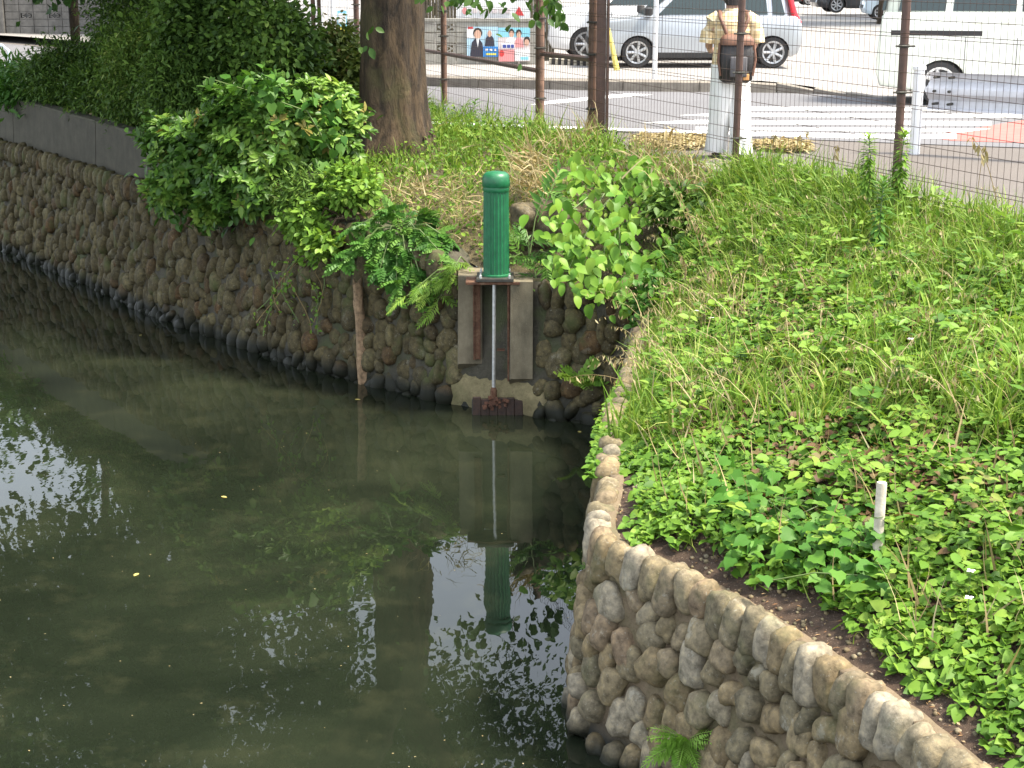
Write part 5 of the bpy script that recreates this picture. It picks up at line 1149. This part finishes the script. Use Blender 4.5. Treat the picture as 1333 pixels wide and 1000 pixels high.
# ground cover on the mound
n = 95000; p, aa, tt = on_strip(mound, n, (0, .97), (-.05, 1)); wid = np.linalg.norm(mound.p(aa, np.ones(n)) - mound.p(aa, np.zeros(n)), axis=1); dist = tt * wid
lim = .15 + .09 * vnoise(p[:, :2] * 3.1, 41) + .07 * vnoise(p[:, :2] * 9, 42); lim = np.where(aa < .45, lim - .6, lim)
x, y = px_of(p); keep = (dist > lim) & (x < 1420) & (y < 1080); p, aa, tt, dist, x, y = (q[keep] for q in (p, aa, tt, dist, x, y)); n = len(p)
lump = .5 + .5 * vnoise(p[:, :2] * 2.6, 43); hgt = (.02 + .15 * lump) * np.clip(dist / .3, .25, 1) * rng.uniform(.35, 1, n) ** .6
P = p + np.column_stack([np.zeros(n), np.zeros(n), hgt]); sz = np.where(rng.random(n) < .8, .046, .06) * rng.uniform(.6, 1.25, n) * np.where(y < 420, .85, 1.0)
nr = unit(np.column_stack([rng.normal(size=n) * .45, rng.normal(size=n) * .45 - .22, np.ones(n)])); dr = unit(np.column_stack([rng.normal(size=n), rng.normal(size=n) - .3, rng.normal(size=n) * .25 - .15]))
redz = np.clip(.5 * vnoise(p[:, :2] * 1.6, 44) + .35 - np.abs((y - 520) / 260) ** 2 * .5 - np.clip((1000 - x) / 300, 0, 1), 0, 1) * (hgt < .14)
ti = np.clip(.40 + .24 * np.clip((620 - y) / 300, 0, 1) + .2 * vnoise(p[:, :2] * 3.3, 45) + .2 * rng.normal(size=n), 0, .88); isred = rng.random(n) < redz * .45; ti = np.where(isred, rng.uniform(.92, .999, n), ti)
gc = scatter('ground_cover', [(HEART, P, dr, nr, sz, ti)], M['cover'], None, 'stuff'); tagit(gc, 'low heart leaved ground cover carpeting the mound, some leaves reddish', 'ground cover')
# mixed grasses through the mound, thicker towards the fence
p, aa, tt = on_strip(mound, 38000, (0, .9), (.03, 1)); x, y = px_of(p); pr = np.clip((640 - y) / 260, 0, 1) * .95 + .06 + np.clip((1020 - x) / 250, 0, 1) * .35 * (y < 640); keep = (rng.random(len(p)) < pr) & (vnoise(p[:, :2] * 2.2, 46) > -.45); p = p[keep]; y = y[keep]
mg = scatter('mound_grass', grass_parts(p, .17 + .26 * np.clip((450 - y) / 180, 0, 1), .5, (.0, .9)), M['grass'], None, 'stuff'); tagit(mg, 'long thin grass growing through the ground cover up to the fence', 'grass')
p, aa, tt = on_strip(mound, 5200, (0, .55), (.02, 1)); x, y = px_of(p); keep = (rng.random(len(p)) < np.clip((520 - y) / 300, 0, 1)) & (vnoise(p[:, :2] * 1.7, 47) > -.1); p = p[keep]; k = len(p)
mw = scatter('mound_weeds', [(LANCE, p + np.column_stack([np.zeros(k), np.zeros(k), rng.uniform(.05, .3, k)]), unit(np.column_stack([rng.normal(size=k), rng.normal(size=k), rng.uniform(-.2, .8, k)])), rdir(k, .9), .09 * rng.uniform(.6, 1.4, k), rng.uniform(.1, .95, k))], M['bright'], None, 'stuff'); tagit(mw, 'mixed leafy weeds on the upper mound', 'weeds')
p, aa, tt = on_strip(mound, 1500, (.05, .95), (.06, 1)); x, y = px_of(p); keep = (x < 1400) & (y < 1050) & (vnoise(p[:, :2] * 1.3, 48) > -.25); p = p[keep]; k = len(p); c = np.repeat(p + np.column_stack([np.zeros(k), np.zeros(k), rng.uniform(.12, .27, k)]), 7, 0); m_ = len(c); q = rng.uniform(0, 6.28, m_)
mb_ = scatter('broad_weeds', [(OVAL, c + rng.normal(size=(m_, 3)) * .02, np.column_stack([np.cos(q), np.sin(q), rng.uniform(-.3, .5, m_)]), unit(np.column_stack([rng.normal(size=m_) * .3, rng.normal(size=m_) * .3 - .2, np.ones(m_)])), np.repeat(rng.uniform(.04, .085, k), 7) * rng.uniform(.7, 1.2, m_), np.clip(np.repeat(rng.uniform(.1, .85, k), 7) + rng.normal(size=m_) * .06, 0, .9))], M['cover'], None, 'stuff'); tagit(mb_, 'taller broad leaved weeds poking through the ground cover', 'weeds')
p, aa, tt = on_strip(mound, 1500, (.0, .8), (.06, 1)); k = len(p); st_ = scatter('dry_stalks', [(BLADES[0], p, unit(np.column_stack([rng.normal(size=k) * .4, rng.normal(size=k) * .4, np.ones(k)])), unit(rng.normal(size=(k, 3))), rng.uniform(.18, .42, k), rng.uniform(0, 1, k))], M['straw'], None, 'stuff'); tagit(st_, 'scattered dry stalks standing in the ground cover', 'dry grass')
# unkempt tall clumps and dry seed stalks on the upper slope
P = []
for k in range(330):
    x, y = rng.uniform(815, 1340), 245 + 330 * rng.random() ** 1.3
    if x < 1000 and rng.random() < .0: continue
    c = surf(x, y); nb_ = rng.integers(10, 26); P.append(c + rng.normal(size=(nb_, 3)) * np.array((.035, .035, 0.005)))
P = np.concatenate(P); gg = scatter('tall_grass', grass_parts(P, .36 * np.ones(len(P)), .38, (.1, .95)), M['grass'], None, 'stuff'); tagit(gg, 'tall loose grass clumps on the upper mound below the fence', 'grass')
SP, SD, SN, SS, ST = [], [], [], [], []; BP, BD, BN, BS = [], [], [], []
for k in range(300):
    x, y = (rng.uniform(815, 1000), rng.uniform(300, 560)) if k % 3 else (rng.uniform(1000, 1330), rng.uniform(260, 560)); c = surf(x, y); L = rng.uniform(.38, .72); an = rng.uniform(0, 6.28); d = unit(np.array((math.cos(an) * .45 - .15, math.sin(an) * .3, 1.0))); s2 = np.cross(d, (0, 0, 1.)); 
    BP.append(c); BD.append(d); nn_ = np.array((-math.cos(an), -math.sin(an), .3)); BN.append(nn_); BS.append(L)
    R = frames(d[None], nn_[None])[0]; tv = BLADES[1][0] * L
    for f in np.linspace(.55, 1, 9):
        q = c + R @ np.array([np.interp(f, [0, .25, .5, .75, 1], tv[[0, 2, 4, 6, 8], j] * (j > 0)) for j in range(3)]); SP.append(q); SD.append(unit(np.array((rng.normal() * .4, rng.normal() * .4, -.8)))); SN.append(unit(rng.normal(size=3))); SS.append(rng.uniform(.022, .045)); ST.append(rng.uniform(.3, 1))
k = len(BP); o = scatter('seed_stalks', [(STALK, np.array(BP), np.array(BD), np.array(BN), np.array(BS), rng.uniform(.4, 1, k)), (LANCE, np.array(SP), np.array(SD), np.array(SN), np.array(SS), np.array(ST))], M['straw'], None, 'stuff'); tagit(o, 'many pale drooping seed stalks over the upper mound and its edge', 'dry grass')
# drooping seed heads
def seedgrass(name, label, lst, seed):
    r = np.random.default_rng(seed); P, D, N_, S, TI = [], [], [], [], []; b = MB(); t_ = thing(name, label, 'dry grass', tuple(lst[0][0]))
    for base, tip in lst:
        base, tip = np.array(base), np.array(tip); m_ = base * .45 + tip * .55 + np.array((0, 0, .22)); pts = [(1 - f) ** 2 * base + 2 * f * (1 - f) * m_ + f * f * tip for f in np.linspace(0, 1, 9)]; b.tube(pts, [.0028] * 6 + [.0018] * 3, 4)
        for f in np.linspace(.5, 1, 12):
            q = (1 - f) ** 2 * base + 2 * f * (1 - f) * m_ + f * f * tip; P.append(q + r.normal(size=3) * .008); D.append(unit(np.array((r.normal() * .35, r.normal() * .3, -1)))); N_.append(unit(r.normal(size=3))); S.append(r.uniform(.04, .075)); TI.append(r.uniform(0, 1))
    b.build('stalk', M['straw'], t_, 60); scatter('seed_head', [(LANCE, np.array(P), np.array(D), np.array(N_), np.array(S), np.array(TI))], M['straw'], t_); return t_
def sg(x, y, Y, x2, y2, Y2): return gy(x, y, Y), gy(x2, y2, Y2)
seedgrass('seed_grass', 'arching dry seed grass drooping over the wall toward the dark water', [sg(905, 530, 10.8, 822, 432, 11.2), sg(910, 525, 10.8, 835, 440, 11.2), sg(900, 520, 10.9, 845, 445, 11.3), sg(880, 540, 10.6, 742, 492, 11.0), sg(870, 520, 10.9, 800, 470, 11.2)], 1)
seedgrass('seed_grass', 'tall straw coloured seed grass on the upper mound below the fence', [sg(900 + 28 * k, 430 + 12 * (k % 3), 11.9, 885 + 26 * k + 14 * (k % 2), 330 + 17 * (k % 4), 11.9) for k in range(6)], 2)
seedgrass('seed_grass', 'dry seed stalks leaning across the red tinted ground cover', [sg(1085, 480, 11.0, 1120, 350, 11.0), sg(1110, 420, 11.5, 1090, 300, 11.6), sg(1065, 560, 9.9, 1050, 470, 10), sg(1130, 470, 11, 1100, 360, 11.1), sg(1000, 620, 9.3, 1020, 540, 9.3)], 3)
seedgrass('seed_grass', 'thin dry seed stalks in front of the wire mesh past the guard rail', [sg(1270, 270, 11.6, 1283, 190, 11.6), sg(1300, 275, 11.3, 1262, 180, 11.4), sg(1020, 250, 13.9, 1050, 170, 14), sg(1000, 250, 14, 1010, 175, 14), sg(1080, 255, 13.2, 1090, 190, 13.2)], 4)
seedgrass('seed_grass', 'dry stalks bending from the bank over the mound edge below the person', [sg(940, 400, 12.6, 905, 290, 13.0), sg(930, 390, 12.7, 880, 250, 13.2), sg(900, 300, 13.6, 845, 215, 14.0)], 5)
# tall leafy weeds
def tallweed(label, base, tip, ll, n, seed, mat='pinn'):
    r = np.random.default_rng(seed); base, tip = np.array(base), np.array(tip); t_ = thing('tall_weed', label, 'weed', tuple(base)); MB().tube([base - np.array((0, 0, .1)), (base + tip) / 2 + r.normal(size=3) * .01, tip], [.006, .005, .003], 6).build('stem', M['stem'], t_)
    f = np.sort(r.uniform(.12, 1, n)); q = np.arange(n) * 2.4 + r.normal(size=n) * .3; up = np.clip((f - .75) * 3, -.45, 1.0); D = np.column_stack([np.cos(q), np.sin(q), up]); P = base + (tip - base) * f[:, None]
    scatter('crown', [(LANCE, P, D, np.column_stack([-np.cos(q) * .3, -np.sin(q) * .3, np.ones(n)]), ll * (1 - .35 * f) * r.uniform(.8, 1.2, n), np.clip(f * .7 + .3 * r.random(n), 0, .99))], M[mat], t_); return t_
tallweed('tall narrow leaved weed rising from ground cover above the pale stake', gy(1160, 640, 8.9), gy(1174, 528, 8.85), .11, 80, 1, 'bright')
tallweed('taller narrow leaved weed in the reddish ground cover', gy(1252, 635, 9.0), gy(1283, 470, 8.95), .13, 110, 2, 'bright')
tallweed('bushy upright weed against the fence, shorter of the pair by the brown post', gy(1128, 262, 12.4), gy(1131, 176, 12.4), .12, 130, 3, 'bright')
tallweed('bushy upright weed climbing the brown post beside the guard rail post', gy(1168, 262, 12.35), gy(1178, 172, 12.35), .12, 130, 4, 'bright')
tallweed('dusty green branching weed below the brown fence post', gy(1140, 380, 11.4), gy(1150, 235, 11.6), .15, 140, 5)
tallweed('dark leafy weed at the fence foot beside the tree trunk', gy(612, 170, 20.6), gy(618, 132, 20.6), .17, 40, 6)
# ivy patch with its own leaves
iv = thing('ivy_patch', 'fresh green ivy with lobed leaves spreading at the soil edge below the stake', 'ivy', tuple(gy(1020, 720, 7.6))); P, D, N_, S = [], [], [], []; r = np.random.default_rng(23)
while len(P) < 190:
    x, y = r.uniform(930, 1150), r.uniform(630, 810)
    yc = 690 + (x - 960) * .42
    if abs(y - yc) > 52 + 14 * r.normal(): continue
    d = ray(x, y); lo, hi = 5.5, 10.0                                       # meet the mound surface along the sight line
    g, h = np.meshgrid(np.linspace(.3, .97, 60), np.linspace(.02, .7, 50)); q = mound.p(g.ravel(), h.ravel()); qx, qy = px_of(q); k = int(np.argmin((qx - x) ** 2 + (qy - y) ** 2))
    P.append(q[k] + np.array((r.normal() * .02, r.normal() * .02, r.uniform(.06, .2)))); D.append(unit(np.array((r.normal() * .8, -.5 + .5 * r.normal(), -.25)))); N_.append(unit(np.array((r.normal() * .35, -.3 + r.normal() * .3, 1)))); S.append(r.uniform(.055, .09))
place_leaves(iv, IV_, P, D, N_, S)
b = MB()
for k in range(8):
    a, c = P[k * 7], P[k * 11 + 3]; b.tube([a - np.array((0, 0, .03)), (a + c) / 2, c - np.array((0, 0, .03))], .003, 4)
b.build('stem', M['stem'], iv)
# ferns and weeds on the near wall
def fernplant(label, base, L, n, seed, mat='fern', T=FERN, out=None):
    r = np.random.default_rng(seed); t_ = thing('fern', label, 'fern', tuple(base)); q = r.uniform(0, 6.28, n); D = np.column_stack([np.cos(q) * .75, -.45 + .4 * np.sin(q), -.1 + 1.0 * r.random(n)]); D = D if out is None else np.array(out) * .55 + np.column_stack([r.normal(size=n) * .55, r.normal(size=n) * .25, r.uniform(-.35, .95, n)])
    for k in range(n):
        scatter('frond', [(T, np.array([base]), D[k:k + 1], np.array([(0, -.5, .9)]), np.array([L * r.uniform(.7, 1.15)]), np.array([r.random()]))], M[mat], t_)
uq, zq = np.meshgrid(np.linspace(0, nw.L, 500), np.linspace(0, 1, 120)); WQ, WN = nw.at(uq.ravel(), zq.ravel()); WX, WYp = px_of(WQ)
def wall_px(x, y): k_ = int(np.argmin((WX - x) ** 2 + (WYp - y) ** 2)); return WQ[k_] + WN[k_] * .07
fernplant('bright yellow green fern growing from the tan cobble wall', wall_px(908, 962), .22, 20, 1, out=(-.3, -.95, .1))
fernplant('small bright weed sprouting from the top of the tan wall near the seed grass', gz(806, 590, 1.02), .13, 7, 2, 'fern', PINN2)
fernplant('small fern jutting over the dark water at the wall corner', gz(795, 565, 1.0), .14, 6, 3, 'pinn', PINN2)
fernplant('leafy sprig growing on the dark wall beside the sluice', gy(755, 498, 13.72), .24, 9, 4, 'bright', PINN)
fernplant('tiny weed on the waterline side of the tan wall', gz(776, 728, .8), .09, 5, 5, 'pinn', PINN2)
# hanging vine on the far wall
hv = thing('hanging_vine', 'thin pale vine trailing down the mossy wall near the rotten post', 'vine', tuple(gy(385, 350, 15.75))); r = np.random.default_rng(8); P = []
for k in range(9):
    x = 362 + 7 * k; pts = [gy(x + 20, 345, 15.85), gy(x + 8 * math.sin(k), 340, 15.6)] + [gy(x - 10 + 14 * math.sin(k + j * .6) + 5 * j * (k - 4) / 5, 355 + j * (10 + 3 * (k % 3)), 15.62 - .015 * j) for j in range(6)]
    MB().tube(pts, .005, 5).build('stem', M['straw'] if k % 2 else M['stem'], hv); P += pts[1:]
P = np.array(P); P = np.repeat(P, 2, 0) + r.normal(size=(len(P) * 2, 3)) * .03; k = len(P); scatter('leaf_mass', [(OVAL, P, rdir(k, -.5), unit(rdir(k) + np.array((0, -1, .5))), .05 * r.uniform(.5, 1.2, k), r.uniform(0, 1, k))], M['bright'], hv, 'stuff')
# pebbles, litter, petals, floating leaves
p, aa, tt = on_strip(mound, 1500, (.3, .97), (.005, .08)); V, Fc, TT = [], [], []; base_ = 0; me = VFl[0]; c0 = np.array([v.co[:] for v in me.vertices]); f0 = np.array([q.vertices[:] for q in me.polygons])
for k in range(520):
    s_ = rng.uniform(.004, .016) * (1.6 if rng.random() < .06 else 1); V.append(c0 * s_ * np.array((1, 1.2, .7)) + p[k] + np.array((0, 0, .002))); Fc.append(f0 + base_); TT.append(np.full(len(c0), rng.random())); base_ += len(c0)
o = ob('pebbles', smooth(mesh_np('pebbles', np.concatenate(V), np.concatenate(Fc), np.concatenate(TT))), M['stone_near']); tagit(o, 'small pebbles scattered in the soil along the tan wall top', 'pebbles', None, 'stuff')
k = 700; q = p[520:520 + k]; o = scatter('leaf_litter', [(LANCE, q + np.array((0, 0, .008)), rdir(k) * np.array((1, 1, .1)), unit(rdir(k) * .4 + np.array((0, 0, 1))), .022 * rng.uniform(.5, 1.6, k), rng.uniform(0, 1, k))], M['litter'], None, 'stuff'); tagit(o, 'bits of dead leaf on the dark soil edge', 'leaf litter')
for lab, (x, y) in {'white flower in the ground cover below the stake': (1262, 780), 'white flower beside the reddish leaves': (1185, 460), 'white flower near the drooping seed grass': (927, 425), 'white flower at the ground cover edge above the fern': (1250, 800), 'white flower in the grass by the wall': (905, 415)}.items():
    g, h = np.meshgrid(np.linspace(.0, .97, 60), np.linspace(.02, .95, 60)); q = mound.p(g.ravel(), h.ravel()); qx, qy = px_of(q); kk = int(np.argmin((qx - x) ** 2 + (qy - y - 25) ** 2)); c = q[kk] + np.array((0, 0, .2))
    t_ = thing('flower', lab, 'flower', tuple(q[kk])); MB().tube([q[kk], c], .002, 4).build('stem', M['stem'], t_)
    for j in range(4):
        an = j * math.pi / 2 + .3; d = np.array((math.cos(an), math.sin(an) - .2, .25)); V, f_ = OVAL; R = frames(d[None], np.array([(0, -.3, 1.)]))[0]; pyd('petal', (V * .022) @ R.T + c, f_, M['flower'], t_)
FL = leafmat('floating_leaf', [(0, (.45, .38, .12)), (1, (.45, .38, .12))], .1)
for lab, x, y in (('yellow leaf afloat in the middle of the pond', 288, 646), ('yellow leaf afloat near the water below the sluice gate', 755, 563), ('pale leaf afloat by the reflection of the far wall', 182, 437), ('brown leaf afloat beyond the sky reflections', 180, 746), ('pale twig leaf afloat beside the rotten post', 462, 520), ('green leaf at the foot of the far wall', 553, 507)):
    V, f_ = OVAL; c = gz(x, y, .006); an = x * 1.7; d = np.array((math.cos(an), math.sin(an), 0)); R = frames(d[None], np.array([(0, 0, 1.)]))[0]; tagit(pyd('floating_leaf', (V * np.array((.055, .055, .02))) @ R.T + c, f_, FL if 'green' not in lab else M['fern']), lab, 'leaf')

k = 90; P = np.array([gz(rng.uniform(-40, 780), 520 + 500 * rng.random() ** .8, .004) for _ in range(k)]); s_ = [i for i in range(k) if P[i][1] < wallY(min(max(P[i][0], -12), .8)) - .05]; P = P[s_]; k = len(P)
o = scatter('floating_specks', [(QUAD, P, rdir(k) * np.array((1, 1, 0.)), np.tile((0, 0, 1.), (k, 1)), rng.uniform(.005, .016, k), rng.uniform(.1, 1, k))], M['straw'], None, 'stuff'); tagit(o, 'tiny pale specks of debris floating on the pond', 'debris')
